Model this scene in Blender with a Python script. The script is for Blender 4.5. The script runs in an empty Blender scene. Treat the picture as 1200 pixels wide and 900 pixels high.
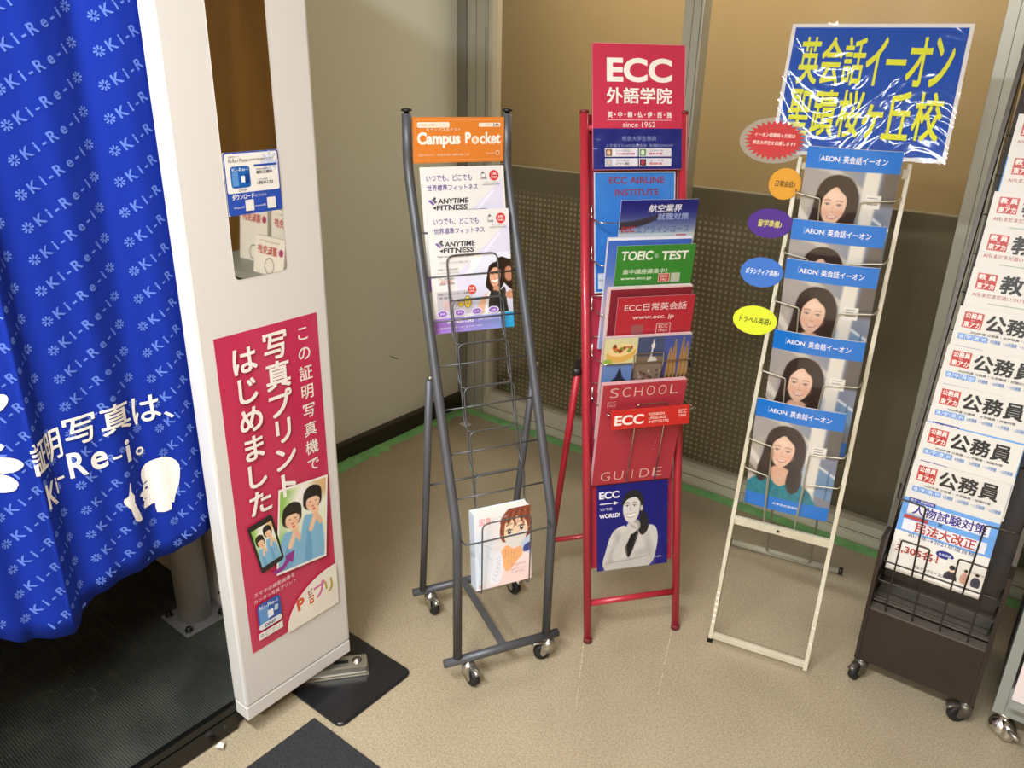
import bpy, bmesh, math, random
import numpy as np
from mathutils import Matrix, Vector
random.seed(7); rng = np.random.RandomState(5)
SC = bpy.context.scene
COL = SC.collection

# ------------------------------------------------------------------ camera
cam_d = bpy.data.cameras.new('camera'); cam = bpy.data.objects.new('camera', cam_d); COL.objects.link(cam)
cam_d.sensor_width = 36; cam_d.lens = 926.0 / 1200 * 36; cam_d.clip_start = .05
cam.matrix_world = Matrix(((0.7857, -0.2472, 0.5671, 0), (0.6182, 0.2814, -0.7339, 0), (0.0218, 0.9272, 0.3739, 1.5), (0, 0, 0, 1)))
SC.camera = cam
SC.view_settings.view_transform = 'Standard'; SC.view_settings.look = 'None'
SC.view_settings.gamma = 1; SC.view_settings.use_curve_mapping = False
SC.view_settings.exposure = 0.0
# ------------------------------------------------------------------ world and lamps
wd = bpy.data.worlds.new('world'); SC.world = wd; wd.use_nodes = True
wd.node_tree.nodes['Background'].inputs[0].default_value = (1.0, .90, .74, 1)
wd.node_tree.nodes['Background'].inputs[1].default_value = .26

def area(name, loc, size, power, col, rot=(0, 0, 0)):
    d = bpy.data.lights.new(name, 'AREA'); d.shape = 'RECTANGLE'; d.size = size[0]; d.size_y = size[1]
    d.energy = power; d.color = col
    o = bpy.data.objects.new(name, d); o.location = loc; o.rotation_euler = rot; COL.objects.link(o); return o
WARM = (.945, .985, 1.03)
LAMPS = [((-.80, -.32, 2.545), 1.20, .22, 88), ((.36, -.32, 2.545), .70, .22, 24), ((.25, -2.0, 2.545), .90, .22, 112)]  # first tube casts the main shadows, the others are added as fill light
for i, (p, sx, sy, e) in enumerate(LAMPS):
    area('ceiling_light_tube', p, (sx, sy), e, WARM)
area('back_room_light', (-1.4, 3.05, 2.4), (2.2, .2), 28, (1.0, .92, .79), (0, 0, 0))

# ------------------------------------------------------------------ materials
def lin(c):
    if isinstance(c, str):
        c = [int(c[i:i + 2], 16) / 255 for i in (0, 2, 4)]
    return [(x / 12.92 if x <= .04045 else ((x + .055) / 1.055) ** 2.4) for x in c[:3]]
MATS = {}
def mat(name, col, rough=.5, metal=0, bump=None, mottle=None, coat=0, spec=None):
    if name in MATS: return MATS[name]
    m = bpy.data.materials.new(name); m.use_nodes = True; nt = m.node_tree; b = nt.nodes['Principled BSDF']
    b.inputs['Base Color'].default_value = (*lin(col), 1); b.inputs['Roughness'].default_value = rough
    b.inputs['Metallic'].default_value = metal; b.inputs['Coat Weight'].default_value = coat
    if spec is not None: b.inputs['Specular IOR Level'].default_value = spec
    tc = nt.nodes.new('ShaderNodeTexCoord')
    if mottle:      # (scale, other colour, detail)
        n = nt.nodes.new('ShaderNodeTexNoise'); n.inputs['Scale'].default_value = mottle[0]; n.inputs['Detail'].default_value = mottle[2] if len(mottle) > 2 else 4
        r = nt.nodes.new('ShaderNodeValToRGB'); r.color_ramp.elements[0].position = .35; r.color_ramp.elements[1].position = .68
        r.color_ramp.elements[0].color = (*lin(mottle[1]), 1); r.color_ramp.elements[1].color = (*lin(col), 1)
        nt.links.new(tc.outputs['Object'], n.inputs['Vector']); nt.links.new(n.outputs['Fac'], r.inputs['Fac']); nt.links.new(r.outputs['Color'], b.inputs['Base Color'])
    if bump:        # (scale, strength, distance)
        n = nt.nodes.new('ShaderNodeTexNoise'); n.inputs['Scale'].default_value = bump[0]; n.inputs['Detail'].default_value = 3
        bp = nt.nodes.new('ShaderNodeBump'); bp.inputs['Strength'].default_value = bump[1]; bp.inputs['Distance'].default_value = bump[2]
        nt.links.new(tc.outputs['Object'], n.inputs['Vector']); nt.links.new(n.outputs['Fac'], bp.inputs['Height']); nt.links.new(bp.outputs['Normal'], b.inputs['Normal'])
    MATS[name] = m; return m

def print_mat(name, rough, bump=None, coat=0):
    if name in MATS: return MATS[name]
    m = mat(name, 'ffffff', rough, 0, bump, None, coat); nt = m.node_tree
    a = nt.nodes.new('ShaderNodeAttribute'); a.attribute_name = 'ink'
    nt.links.new(a.outputs['Color'], nt.nodes['Principled BSDF'].inputs['Base Color']); return m
PRINT = print_mat('printed_ink', .38)
GLOSSY = print_mat('laminated_ink', .16, (9, .25, .01), .3)
CURT_INK = print_mat('curtain_ink', .8)
CURT_INK.node_tree.nodes['Principled BSDF'].inputs['Specular IOR Level'].default_value = .12
PRINT.node_tree.nodes['Principled BSDF'].inputs['Specular IOR Level'].default_value = .3

def clear_mat(name, fac, rough, tint=(1, 1, 1), top=.7):
    m = bpy.data.materials.new(name); m.use_nodes = True; nt = m.node_tree; nt.nodes.clear()
    o = nt.nodes.new('ShaderNodeOutputMaterial'); t = nt.nodes.new('ShaderNodeBsdfTransparent'); g = nt.nodes.new('ShaderNodeBsdfGlossy')
    mx = nt.nodes.new('ShaderNodeMixShader'); lw = nt.nodes.new('ShaderNodeLayerWeight'); lw.inputs['Blend'].default_value = .35
    mr = nt.nodes.new('ShaderNodeMapRange'); mr.inputs['To Min'].default_value = fac; mr.inputs['To Max'].default_value = top
    nt.links.new(lw.outputs['Fresnel'], mr.inputs['Value']); nt.links.new(mr.outputs['Result'], mx.inputs['Fac'])
    t.inputs['Color'].default_value = (*tint, 1); g.inputs['Roughness'].default_value = rough
    nt.links.new(t.outputs[0], mx.inputs[1]); nt.links.new(g.outputs[0], mx.inputs[2]); nt.links.new(mx.outputs[0], o.inputs[0]); MATS[name] = m; return m
SLEEVE = clear_mat('clear_plastic', .006, .07, (.985, .985, .985), .20)
LAMINATE = clear_mat('crinkled_clear_film', .020, .07, (.99, .99, .99), .22)
TAGFILM = clear_mat('matt_clear_film', .03, .45, (.95, .95, .95), .12)
PANE = clear_mat('partition_glass', .02, .16, (.93, .91, .87), .30)

PAPER = mat('white_paper', 'dedad2', .6)
GREY_STEEL = mat('dark_grey_powder_coat', '54565a', .42, .25)
GREY_WIRE = mat('grey_wire', '5c5e60', .4, .4)
CHROME = mat('chrome', 'cfccc4', .2, 1)
ZINC = mat('zinc_plate', 'b5b2a8', .34, .9)
BLACKP = mat('black_plastic', '141414', .42)
RUBBER = mat('black_rubber', '1b1b1b', .6)
RED = mat('red_enamel', 'b02838', .33, .05, coat=.3)
REDPANEL = mat('red_panel', 'b5304a', .5)
CREAM = mat('cream_enamel', 'cfc8b2', .42, 0, None, (14, 'c3bb9f', 3))
BROWNM = mat('dark_brown_metal', '34281f', .5, .15, None, (6, '2b211a', 3))
DKWIRE = mat('dark_wire', '3a332c', .4, .4)
GREYM = mat('grey_enamel', '8d9088', .45)
ALU = mat('anodised_aluminium', 'b9b8aa', .42, .35)
ALU_D = mat('aluminium_groove', '6f7068', .5, .3)

# ------------------------------------------------------------------ mesh helpers
class MB:
    def __init__(s): s.v = []; s.f = []; s.m = []; s.sm = []
    def add(s, vs, fs, mi=0, smooth=False, M=None):
        b = len(s.v)
        for p in vs:
            p = Vector(p)
            if M is not None: p = M @ p
            s.v.append(tuple(p))
        for f in fs: s.f.append([i + b for i in f]); s.m.append(mi); s.sm.append(smooth)
        return s
    def box(s, a, b, mi=0, M=None, bev=0):
        x0, y0, z0 = a; x1, y1, z1 = b
        if bev:
            e = bev
            bm = bmesh.new(); bmesh.ops.create_cube(bm, size=1)
            for v in bm.verts: v.co = Vector(((x0 + x1) / 2 + v.co.x * (x1 - x0), (y0 + y1) / 2 + v.co.y * (y1 - y0), (z0 + z1) / 2 + v.co.z * (z1 - z0)))
            bmesh.ops.bevel(bm, geom=bm.edges[:], offset=e, segments=2, affect='EDGES', profile=.6)
            bm.verts.index_update(); vs = [v.co[:] for v in bm.verts]; fs = [[v.index for v in f.verts] for f in bm.faces]; bm.free()
            return s.add(vs, fs, mi, False, M)
        vs = [(x0, y0, z0), (x1, y0, z0), (x1, y1, z0), (x0, y1, z0), (x0, y0, z1), (x1, y0, z1), (x1, y1, z1), (x0, y1, z1)]
        return s.add(vs, [(0, 3, 2, 1), (4, 5, 6, 7), (0, 1, 5, 4), (1, 2, 6, 5), (2, 3, 7, 6), (3, 0, 4, 7)], mi, False, M)
    def tube(s, pts, r, seg=8, closed=False, fillet=0, mi=0, M=None, flat=1.0):
        pts = [Vector(p) for p in pts]
        if fillet:
            q = []; n = len(pts)
            for i, p in enumerate(pts):
                if not closed and (i == 0 or i == n - 1): q.append(p); continue
                a = pts[i - 1]; b = pts[(i + 1) % n]
                d1 = (a - p); d2 = (b - p); f = min(fillet, d1.length * .49, d2.length * .49)
                p1 = p + d1.normalized() * f; p2 = p + d2.normalized() * f
                for k in range(6):
                    t = k / 5; q.append(p1 * (1 - t) ** 2 + p * 2 * t * (1 - t) + p2 * t * t)
            pts = q
        n = len(pts); vs = []; up = None
        for i, p in enumerate(pts):
            a = pts[i - 1] if (i > 0 or closed) else p; b = pts[(i + 1) % n] if (i < n - 1 or closed) else p
            d = (b - a)
            if d.length < 1e-9: d = Vector((0, 0, 1))
            d.normalize()
            if up is None:
                up = Vector((0, 0, 1)) if abs(d.z) < .9 else Vector((1, 0, 0))
            u = (up - d * up.dot(d))
            if u.length < 1e-6: u = d.orthogonal()
            u.normalize(); w = d.cross(u); up = u
            for k in range(seg):
                t = 2 * math.pi * (k + .5) / seg; vs.append(p + u * math.cos(t) * r + w * math.sin(t) * r * flat)
        fs = []
        for i in range(n if closed else n - 1):
            for k in range(seg):
                a = i * seg + k; b = i * seg + (k + 1) % seg; c = ((i + 1) % n) * seg + (k + 1) % seg; d = ((i + 1) % n) * seg + k
                fs.append((a, b, c, d))
        s.add(vs, fs, mi, True, M)
        if not closed:
            b0 = len(s.v) - len(vs)
            s.f.append([b0 + k for k in range(seg)][::-1]); s.m.append(mi); s.sm.append(False)
            s.f.append([b0 + (n - 1) * seg + k for k in range(seg)]); s.m.append(mi); s.sm.append(False)
        return s
    def lathe(s, prof, c, axis=(0, 0, 1), seg=20, mi=0, M=None):
        ax = Vector(axis).normalized(); u = ax.orthogonal().normalized(); w = ax.cross(u); vs = []; n = len(prof)
        for r, h in prof:
            for k in range(seg):
                t = 2 * math.pi * k / seg; vs.append(Vector(c) + ax * h + (u * math.cos(t) + w * math.sin(t)) * r)
        fs = []
        for i in range(n - 1):
            for k in range(seg): fs.append((i * seg + k, i * seg + (k + 1) % seg, (i + 1) * seg + (k + 1) % seg, (i + 1) * seg + k))
        s.add(vs, fs, mi, True, M); b0 = len(s.v) - len(vs)
        s.f.append([b0 + k for k in range(seg)][::-1]); s.m.append(mi); s.sm.append(False)
        s.f.append([b0 + (n - 1) * seg + k for k in range(seg)]); s.m.append(mi); s.sm.append(False)
        return s
    def build(s, name, mats, parent=None, M=None):
        me = bpy.data.meshes.new(name); me.from_pydata(s.v, [], s.f); me.update()
        if not isinstance(mats, (list, tuple)): mats = [mats]
        for m in mats: me.materials.append(m)
        me.polygons.foreach_set('material_index', s.m); me.polygons.foreach_set('use_smooth', s.sm)
        bm = bmesh.new(); bm.from_mesh(me); bmesh.ops.recalc_face_normals(bm, faces=bm.faces[:]); bm.to_mesh(me); bm.free()
        o = bpy.data.objects.new(name, me); COL.objects.link(o)
        if parent is not None: o.parent = parent
        if M is not None: o.matrix_local = M
        return o
def tag(o, label=None, cat=None, group=None, kind=None):
    if label: o['label'] = label
    if cat: o['category'] = cat
    if group: o['group'] = group
    if kind: o['kind'] = kind
    return o
def thing(name, label, cat, M=None, group=None):
    o = bpy.data.objects.new(name, None); COL.objects.link(o); o.empty_display_size = .05
    if M is not None: o.matrix_world = M
    return tag(o, label, cat, group)
def struct(name, mb, m, label=None):
    o = mb.build(name, m); o['kind'] = 'structure'
    if label: o['label'] = label
    return o
def rackM(x, y, deg): return Matrix.Translation((x, y, 0)) @ Matrix.Rotation(math.radians(deg), 4, 'Z')
def sheetM(R, w0, nb, zb, nt, zt, roll=0):
    z = Vector((0, nt - nb, zt - zb)).normalized(); x = Vector((1, 0, 0)); y = z.cross(x)
    M = Matrix((( x.x, y.x, z.x, w0), (x.y, y.y, z.y, nb), (x.z, y.z, z.z, zb), (0, 0, 0, 1)))
    return R @ M @ Matrix.Rotation(math.radians(roll), 4, 'Y')

# ------------------------------------------------------------------ painting with numpy, mesh gets one colour per vertex
def cr(pts, k=5):
    p = np.array(pts, float); n = len(p); out = []
    for i in range(n):
        a, b, c, d = p[i - 1], p[i], p[(i + 1) % n], p[(i + 2) % n]
        for j in range(k):
            t = j / k; out.append(.5 * ((2 * b) + (-a + c) * t + (2 * a - 5 * b + 4 * c - d) * t * t + (-a + 3 * b - 3 * c + d) * t ** 3))
    return np.array(out)
def sdf_poly(P, X, Y):
    d = np.full(X.shape, 1e9); ins = np.zeros(X.shape, bool); n = len(P)
    for i in range(n):
        ax, ay = P[i]; bx, by = P[(i + 1) % n]; ex, ey = bx - ax, by - ay; L = ex * ex + ey * ey + 1e-12
        t = np.clip(((X - ax) * ex + (Y - ay) * ey) / L, 0, 1)
        d = np.minimum(d, (X - ax - t * ex) ** 2 + (Y - ay - t * ey) ** 2)
        c = ((ay > Y) != (by > Y)); ins ^= c & (X < (bx - ax) * (Y - ay) / (by - ay + 1e-12) + ax)
    d = np.sqrt(d); return np.where(ins, -d, d)
def C3(c):
    return np.array([int(c[i:i + 2], 16) / 255 for i in (0, 2, 4)]) if isinstance(c, str) else np.array(c, float)
class Pic:      # units: width 1, height h
    def __init__(s, h, nx, bg='ffffff'):
        s.h = h; s.nx = nx; s.ny = int(nx * h); s.X, s.Y = np.meshgrid(np.linspace(0, 1, s.nx), np.linspace(0, h, s.ny))
        s.img = np.zeros((s.ny, s.nx, 3)) + C3(bg); s.px = 1.0 / nx
    def _mix(s, a, col):
        a = a[..., None]; s.img = s.img * (1 - a) + C3(col) * a
    def zoom(s, cx, cy, sx, sy):
        s.X0, s.Y0 = s.X, s.Y; s.X = (s.X - cx) / sx + cx; s.Y = (s.Y - cy) / sy + cy; return s
    def unzoom(s): s.X, s.Y = s.X0, s.Y0; return s
    def mask(s, d, soft): soft = soft or s.px; return np.clip(.5 - d / soft, 0, 1)
    def ell(s, cx, cy, rx, ry, col, ang=0, soft=None, a=1):
        t = math.radians(ang); dx, dy = s.X - cx, s.Y - cy; u = dx * math.cos(t) + dy * math.sin(t); v = -dx * math.sin(t) + dy * math.cos(t)
        r = np.sqrt((u / rx) ** 2 + (v / ry) ** 2); s._mix(s.mask((r - 1) * min(rx, ry), soft) * a, col); return s
    def poly(s, pts, col, soft=None, smooth=True, a=1):
        P = cr(pts) if smooth else np.array(pts, float); s._mix(s.mask(sdf_poly(P, s.X, s.Y), soft) * a, col); return s
    def line(s, pts, wd, col, soft=None, a=1):
        d = np.full(s.X.shape, 1e9)
        for (ax, ay), (bx, by) in zip(pts[:-1], pts[1:]):
            ex, ey = bx - ax, by - ay; t = np.clip(((s.X - ax) * ex + (s.Y - ay) * ey) / (ex * ex + ey * ey + 1e-12), 0, 1)
            d = np.minimum(d, np.hypot(s.X - ax - t * ex, s.Y - ay - t * ey))
        s._mix(s.mask(d - wd / 2, soft) * a, col); return s
    def grad(s, c0, c1, ang=90):
        t = math.radians(ang); q = s.X * math.cos(t) + s.Y * math.sin(t); q = (q - q.min()) / (q.max() - q.min())
        s.img = C3(c0) * (1 - q[..., None]) + C3(c1) * q[..., None]; return s
    def noise(s, amp, n=6, box=None):
        g = rng.rand(n + 2, n + 2); xi = s.X * n; yi = s.Y / s.h * n; x0 = xi.astype(int); y0 = yi.astype(int); fx = xi - x0; fy = yi - y0
        v = g[y0, x0] * (1 - fx) * (1 - fy) + g[y0, x0 + 1] * fx * (1 - fy) + g[y0 + 1, x0] * (1 - fx) * fy + g[y0 + 1, x0 + 1] * fx * fy
        v = (v - .5) * amp
        if box: v = v * ((s.X > box[0]) & (s.X < box[2]) & (s.Y > box[1]) & (s.Y < box[3]))
        s.img = np.clip(s.img + v[..., None], 0, 1); return s

TXT = {}
def cjk(s): return any(ord(c) > 0x2000 for c in s)
def glyphs(s, off=0.0, res=0):
    if cjk(s): off = 0.0
    res = res or (3 if cjk(s) else 5); k = (s, off, res)
    if k not in TXT:
        c = bpy.data.curves.new('lettering', 'FONT'); c.body = s; c.offset = off; c.resolution_u = res
        o = bpy.data.objects.new('lettering', c); COL.objects.link(o)
        me = o.to_mesh()
        v = np.empty(len(me.vertices) * 3); me.vertices.foreach_get('co', v); v = v.reshape(-1, 3)[:, :2].copy()
        f = [tuple(p.vertices) for p in me.polygons]
        if len(v) == 0: v = np.zeros((3, 2)); f = []
        o.to_mesh_clear(); COL.objects.unlink(o); bpy.data.objects.remove(o); bpy.data.curves.remove(c)
        TXT[k] = (v, f)
    return TXT[k]

class Print:        # flat print: x right, y up, everything lands in ONE mesh in front of the sheet
    STEP = .00003
    def __init__(s, lift=.0004): s.v = []; s.f = []; s.c = []; s.n = 0; s.lay = 0; s.lift = lift
    def _add(s, P, F, cols, lay=None):
        s.lay += 1; y = -(s.lift + s.STEP * (lay if lay is not None else s.lay))
        b = s.n
        for p in P: s.v.append((p[0], y, p[1]))
        s.n += len(P); s.f += [tuple(i + b for i in f) for f in F]
        cols = np.array([lin(c) for c in cols]) if not isinstance(cols, np.ndarray) else cols
        s.c.append(cols); return s
    def rect(s, x0, y0, x1, y1, col, nx=1, ny=1):
        P = [(x0 + (x1 - x0) * i / nx, y0 + (y1 - y0) * j / ny) for j in range(ny + 1) for i in range(nx + 1)]
        F = [(j * (nx + 1) + i, j * (nx + 1) + i + 1, (j + 1) * (nx + 1) + i + 1, (j + 1) * (nx + 1) + i) for j in range(ny) for i in range(nx)]
        return s._add(P, F, np.tile(lin(col), (len(P), 1)))
    def rrect(s, x0, y0, x1, y1, r, col):
        P = []
        for cx, cy, a0 in ((x1 - r, y1 - r, 0), (x0 + r, y1 - r, 90), (x0 + r, y0 + r, 180), (x1 - r, y0 + r, 270)):
            for k in range(5): t = math.radians(a0 + k * 22.5); P.append((cx + r * math.cos(t), cy + r * math.sin(t)))
        return s._add(P, [tuple(range(len(P)))], np.tile(lin(col), (len(P), 1)))
    def poly(s, pts, col, smooth=False):
        P = cr(pts) if smooth else pts
        from mathutils.geometry import tessellate_polygon
        T = tessellate_polygon([[Vector((p[0], p[1], 0)) for p in P]])
        return s._add(list(P), [tuple(t) for t in T], np.tile(lin(col), (len(P), 1)))
    def ell(s, cx, cy, rx, ry, col, n=28, ang=0):
        a = math.radians(ang); P = []
        for k in range(n):
            t = 2 * math.pi * k / n; u, v = rx * math.cos(t), ry * math.sin(t); P.append((cx + u * math.cos(a) - v * math.sin(a), cy + u * math.sin(a) + v * math.cos(a)))
        return s._add(P, [tuple(range(n))], np.tile(lin(col), (n, 1)))
    def ring(s, cx, cy, r, w, col, n=28):
        P = [(cx + q * math.cos(2 * math.pi * k / n), cy + q * math.sin(2 * math.pi * k / n)) for q in (r, r - w) for k in range(n)]
        return s._add(P, [(k, (k + 1) % n, n + (k + 1) % n, n + k) for k in range(n)], np.tile(lin(col), (2 * n, 1)))
    def frame(s, x0, y0, x1, y1, w, col):
        s.rect(x0, y0, x1, y0 + w, col); s.rect(x0, y1 - w, x1, y1, col); s.rect(x0, y0, x0 + w, y1, col); return s.rect(x1 - w, y0, x1, y1, col)
    def fit(s, t, x0, y0, x1, y1, col, off=.0, shear=0, res=0, warp=None):      # glyph outlines stretched into a box
        V, F = glyphs(t, off, res); a = V.min(0); b = V.max(0); sz = np.maximum(b - a, 1e-6); q = (V - a) / sz
        d = off * .75 if cjk(t) else 0
        for dx, dy in (((-d, -d), (d, -d), (d, d), (-d, d)) if d > .004 else ((0, 0),)):
            P = [(x0 + (u + dx / sz[0]) * (x1 - x0) + shear * v * (y1 - y0), y0 + (v + dy / sz[1]) * (y1 - y0)) for u, v in q]
            if warp: P = [warp(*p) for p in P]
            s._add(P, F, np.tile(lin(col), (len(P), 1)))
        return s
    def em(s, t, cx, cy, e, col, off=.0, sx=1, rot=0, shear=0):     # one glyph or word centred on its own box, e = em size
        V, F = glyphs(t, off); c = (V.min(0) + V.max(0)) / 2; a = math.radians(rot); d = off * .75 if cjk(t) else 0
        for dx, dy in (((-d, -d), (d, -d), (d, d), (-d, d)) if d > .004 else ((0, 0),)):
            P = []
            for u, v in V - c:
                u = (u + dx + shear * v) * e * sx; v = (v + dy) * e; P.append((cx + u * math.cos(a) - v * math.sin(a), cy + u * math.sin(a) + v * math.cos(a)))
            s._add(P, F, np.tile(lin(col), (len(P), 1)))
        return s
    def pic(s, P, x0, y0, x1, y1, warp=None):
        nx, ny = P.nx, P.ny; pts = [(x0 + (x1 - x0) * i / (nx - 1), y0 + (y1 - y0) * j / (ny - 1)) for j in range(ny) for i in range(nx)]
        if warp: pts = [warp(*p) for p in pts]
        F = [(j * nx + i, j * nx + i + 1, (j + 1) * nx + i + 1, (j + 1) * nx + i) for j in range(ny - 1) for i in range(nx - 1)]
        c = P.img.reshape(-1, 3); c = np.where(c <= .04045, c / 12.92, ((c + .055) / 1.055) ** 2.4)
        return s._add(pts, F, c)
    def mesh(s, name='cover_print', m=None, bend=None):
        me = bpy.data.meshes.new(name); V = s.v if bend is None else [bend(*p) for p in s.v]
        me.from_pydata(V, [], s.f); me.update()
        a = me.attributes.new('ink', 'FLOAT_COLOR', 'POINT'); c = np.ones((s.n, 4)); c[:, :3] = np.concatenate(s.c); a.data.foreach_set('color', c.ravel())
        me.materials.append(m or PRINT); return me
def link(name, me, parent):
    o = bpy.data.objects.new(name, me); COL.objects.link(o); o.parent = parent; return o

def bow(amp, w, wav=0, ph=0):
    def f(x, y, z):
        u = x / w * 2 - 1
        return (x, y - amp * (1 - u * u) + wav * math.sin(z * 21 + ph + u * 1.3), z)
    return f
def slab(w, h, t, bend=None, nx=10, nz=14):       # paper block, front at y = 0
    if bend is None: mb = MB(); mb.box((0, 0, 0), (w, t, h)); return mb
    mb = MB(); V = []; F = []
    for y in (0, t):
        for j in range(nz + 1):
            for i in range(nx + 1): V.append(bend(w * i / nx, y, h * j / nz))
    n = (nx + 1) * (nz + 1)
    for j in range(nz):
        for i in range(nx):
            a = j * (nx + 1) + i; F.append((a, a + 1, a + nx + 2, a + nx + 1)); F.append((n + a + 1, n + a, n + a + nx + 1, n + a + nx + 2))
    for i in range(nx): F.append((i + 1, i, n + i, n + i + 1)); a = nz * (nx + 1) + i; F.append((a, a + 1, n + a + 1, n + a))
    for j in range(nz): a = j * (nx + 1); F.append((a, a + nx + 1, n + a + nx + 1, n + a)); a += nx; F.append((a + nx + 1, a, n + a, n + a + nx + 1))
    mb.add(V, F, 0, True); return mb
def leaflet(name, label, cat, M, w, h, t, pr, body='ece6dc', group=None, sleeve=False, bend=None, pm=None, sleeve_pad=.004):
    """a leaflet: an Empty with paper_block and cover_print (and a clear sleeve)"""
    r = thing(name, label, cat, M, group)
    slab(w, h, t, bend).build('paper_block', mat('paper_' + body, body, .6), r)
    if pr is not None:
        me = pr if isinstance(pr, bpy.types.Mesh) else pr.mesh('cover_print', pm, bend)
        link('cover_print', me, r)
    if sleeve:
        p = sleeve_pad; b = bend or (lambda x, y, z: (x, y, z)); mb = MB(); nx, nz = 10, 16
        V = []; F = []
        for j in range(nz + 1):
            for i in range(nx + 1):
                x = -p + (w + 2 * p) * i / nx; z = -p + (h + 2 * p) * j / nz; q = b(min(max(x, 0), w), 0, z)
                V.append((x, q[1] - .003 - .0004 * math.sin(x * 40 + z * 19) - .0002 * math.sin(z * 37), z))
        for j in range(nz):
            for i in range(nx): a = j * (nx + 1) + i; F.append((a, a + 1, a + nx + 2, a + nx + 1))
        mb.add(V, F, 0, True); mb.build('clear_sleeve', SLEEVE, r)
    return r
# ------------------------------------------------------------------ the setting
def floor_mat():
    m = mat('speckled_vinyl', 'b5a88c', .30); nt = m.node_tree; b = nt.nodes['Principled BSDF']; L = nt.links.new
    tc = nt.nodes.new('ShaderNodeTexCoord')
    n = nt.nodes.new('ShaderNodeTexNoise'); n.inputs['Scale'].default_value = 210; n.inputs['Detail'].default_value = 3; L(tc.outputs['Object'], n.inputs['Vector'])
    r = nt.nodes.new('ShaderNodeValToRGB'); e = r.color_ramp.elements; e[0].position = .36; e[0].color = (*lin('988a6f'), 1); e[1].position = .60; e[1].color = (*lin('b3a58a'), 1)
    L(n.outputs['Fac'], r.inputs['Fac'])
    n2 = nt.nodes.new('ShaderNodeTexNoise'); n2.inputs['Scale'].default_value = 3.5; n2.inputs['Detail'].default_value = 5; L(tc.outputs['Object'], n2.inputs['Vector'])
    mx = nt.nodes.new('ShaderNodeMix'); mx.data_type = 'RGBA'; mx.blend_type = 'MULTIPLY'; mx.inputs['Factor'].default_value = .35
    r2 = nt.nodes.new('ShaderNodeValToRGB'); r2.color_ramp.elements[0].color = (.72, .70, .66, 1); r2.color_ramp.elements[1].color = (1, 1, 1, 1); r2.color_ramp.elements[0].position = .3; r2.color_ramp.elements[1].position = .6
    L(n2.outputs['Fac'], r2.inputs['Fac']); L(r.outputs['Color'], mx.inputs[6]); L(r2.outputs['Color'], mx.inputs[7]); L(mx.outputs[2], b.inputs['Base Color'])
    mr = nt.nodes.new('ShaderNodeMapRange'); mr.inputs['To Min'].default_value = .24; mr.inputs['To Max'].default_value = .42; L(n2.outputs['Fac'], mr.inputs['Value']); L(mr.outputs['Result'], b.inputs['Roughness'])
    bp = nt.nodes.new('ShaderNodeBump'); bp.inputs['Strength'].default_value = .12; bp.inputs['Distance'].default_value = .002; L(n.outputs['Fac'], bp.inputs['Height']); L(bp.outputs['Normal'], b.inputs['Normal'])
    return m
WX, WY = -2.31, 2.60
mb = MB(); mb.box((WX - .1, -3.2, -.05), (1.5, 4.0, 0)); floor = struct('floor', mb, floor_mat())
WALLM = mat('cream_wall_paint', 'e6ead8', .62, 0, (120, .08, .002))
mb = MB(); mb.box((WX - .1, -3.2, 0), (WX, 2.645, 2.62)); struct('wall_left', mb, WALLM)
mb = MB(); mb.box((WX - .1, -3.2, 2.62), (1.6, 4.0, 2.70)); struct('ceiling', mb, mat('ceiling_board', 'd9d3c3', .8))
WOOD = mat('brown_wood_veneer', '94692c', .45); nt = WOOD.node_tree
wv = nt.nodes.new('ShaderNodeTexWave'); wv.inputs['Scale'].default_value = 3; wv.inputs['Distortion'].default_value = 6; wv.inputs['Detail'].default_value = 3
tcn = nt.nodes.new('ShaderNodeTexCoord'); mpn = nt.nodes.new('ShaderNodeMapping'); mpn.inputs['Scale'].default_value = (1, 2.2, .25)
rr = nt.nodes.new('ShaderNodeValToRGB'); rr.color_ramp.elements[0].color = (*lin('86602a'), 1); rr.color_ramp.elements[1].color = (*lin('9a6f32'), 1)
nt.links.new(tcn.outputs['Object'], mpn.inputs['Vector']); nt.links.new(mpn.outputs['Vector'], wv.inputs['Vector']); nt.links.new(wv.outputs['Fac'], rr.inputs['Fac']); nt.links.new(rr.outputs['Color'], nt.nodes['Principled BSDF'].inputs['Base Color'])
mb = MB(); mb.box((.86, -3.2, 0), (.96, 2.64, 2.62)); struct('wall_right', mb, WOOD)
mb = MB(); mb.box((WX, -3.3, 0), (1.5, -3.2, 2.62)); struct('wall_front', mb, mat('plain_wall_paint', 'bdb59c', .7))
mb = MB(); mb.box((WX, 1.05, 0), (WX + .036, WY - .02, .066), bev=.002); struct('baseboard_left', mb, mat('dark_brown_vinyl_skirting', '2b2115', .5))
# room beyond the partition
TAN = mat('tan_wall_paint', 'b29b70', .8)
mb = MB(); mb.box((-3.7, 3.6, 0), (1.5, 3.7, 2.62)); struct('wall_back', mb, TAN)
mb = MB(); mb.box((-3.7, 2.64, 0), (-3.6, 3.6, 2.62)); struct('wall_side', mb, TAN)
mb = MB(); mb.box((-3.7, 2.64, -.05), (WX - .1, 3.7, 0)); struct('floor_back_room', mb, bpy.data.materials['speckled_vinyl'])
mb = MB(); mb.box((-3.7, 2.64, 2.62), (WX - .1, 3.7, 2.70)); struct('ceiling_back_room', mb, bpy.data.materials['ceiling_board'])
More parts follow.
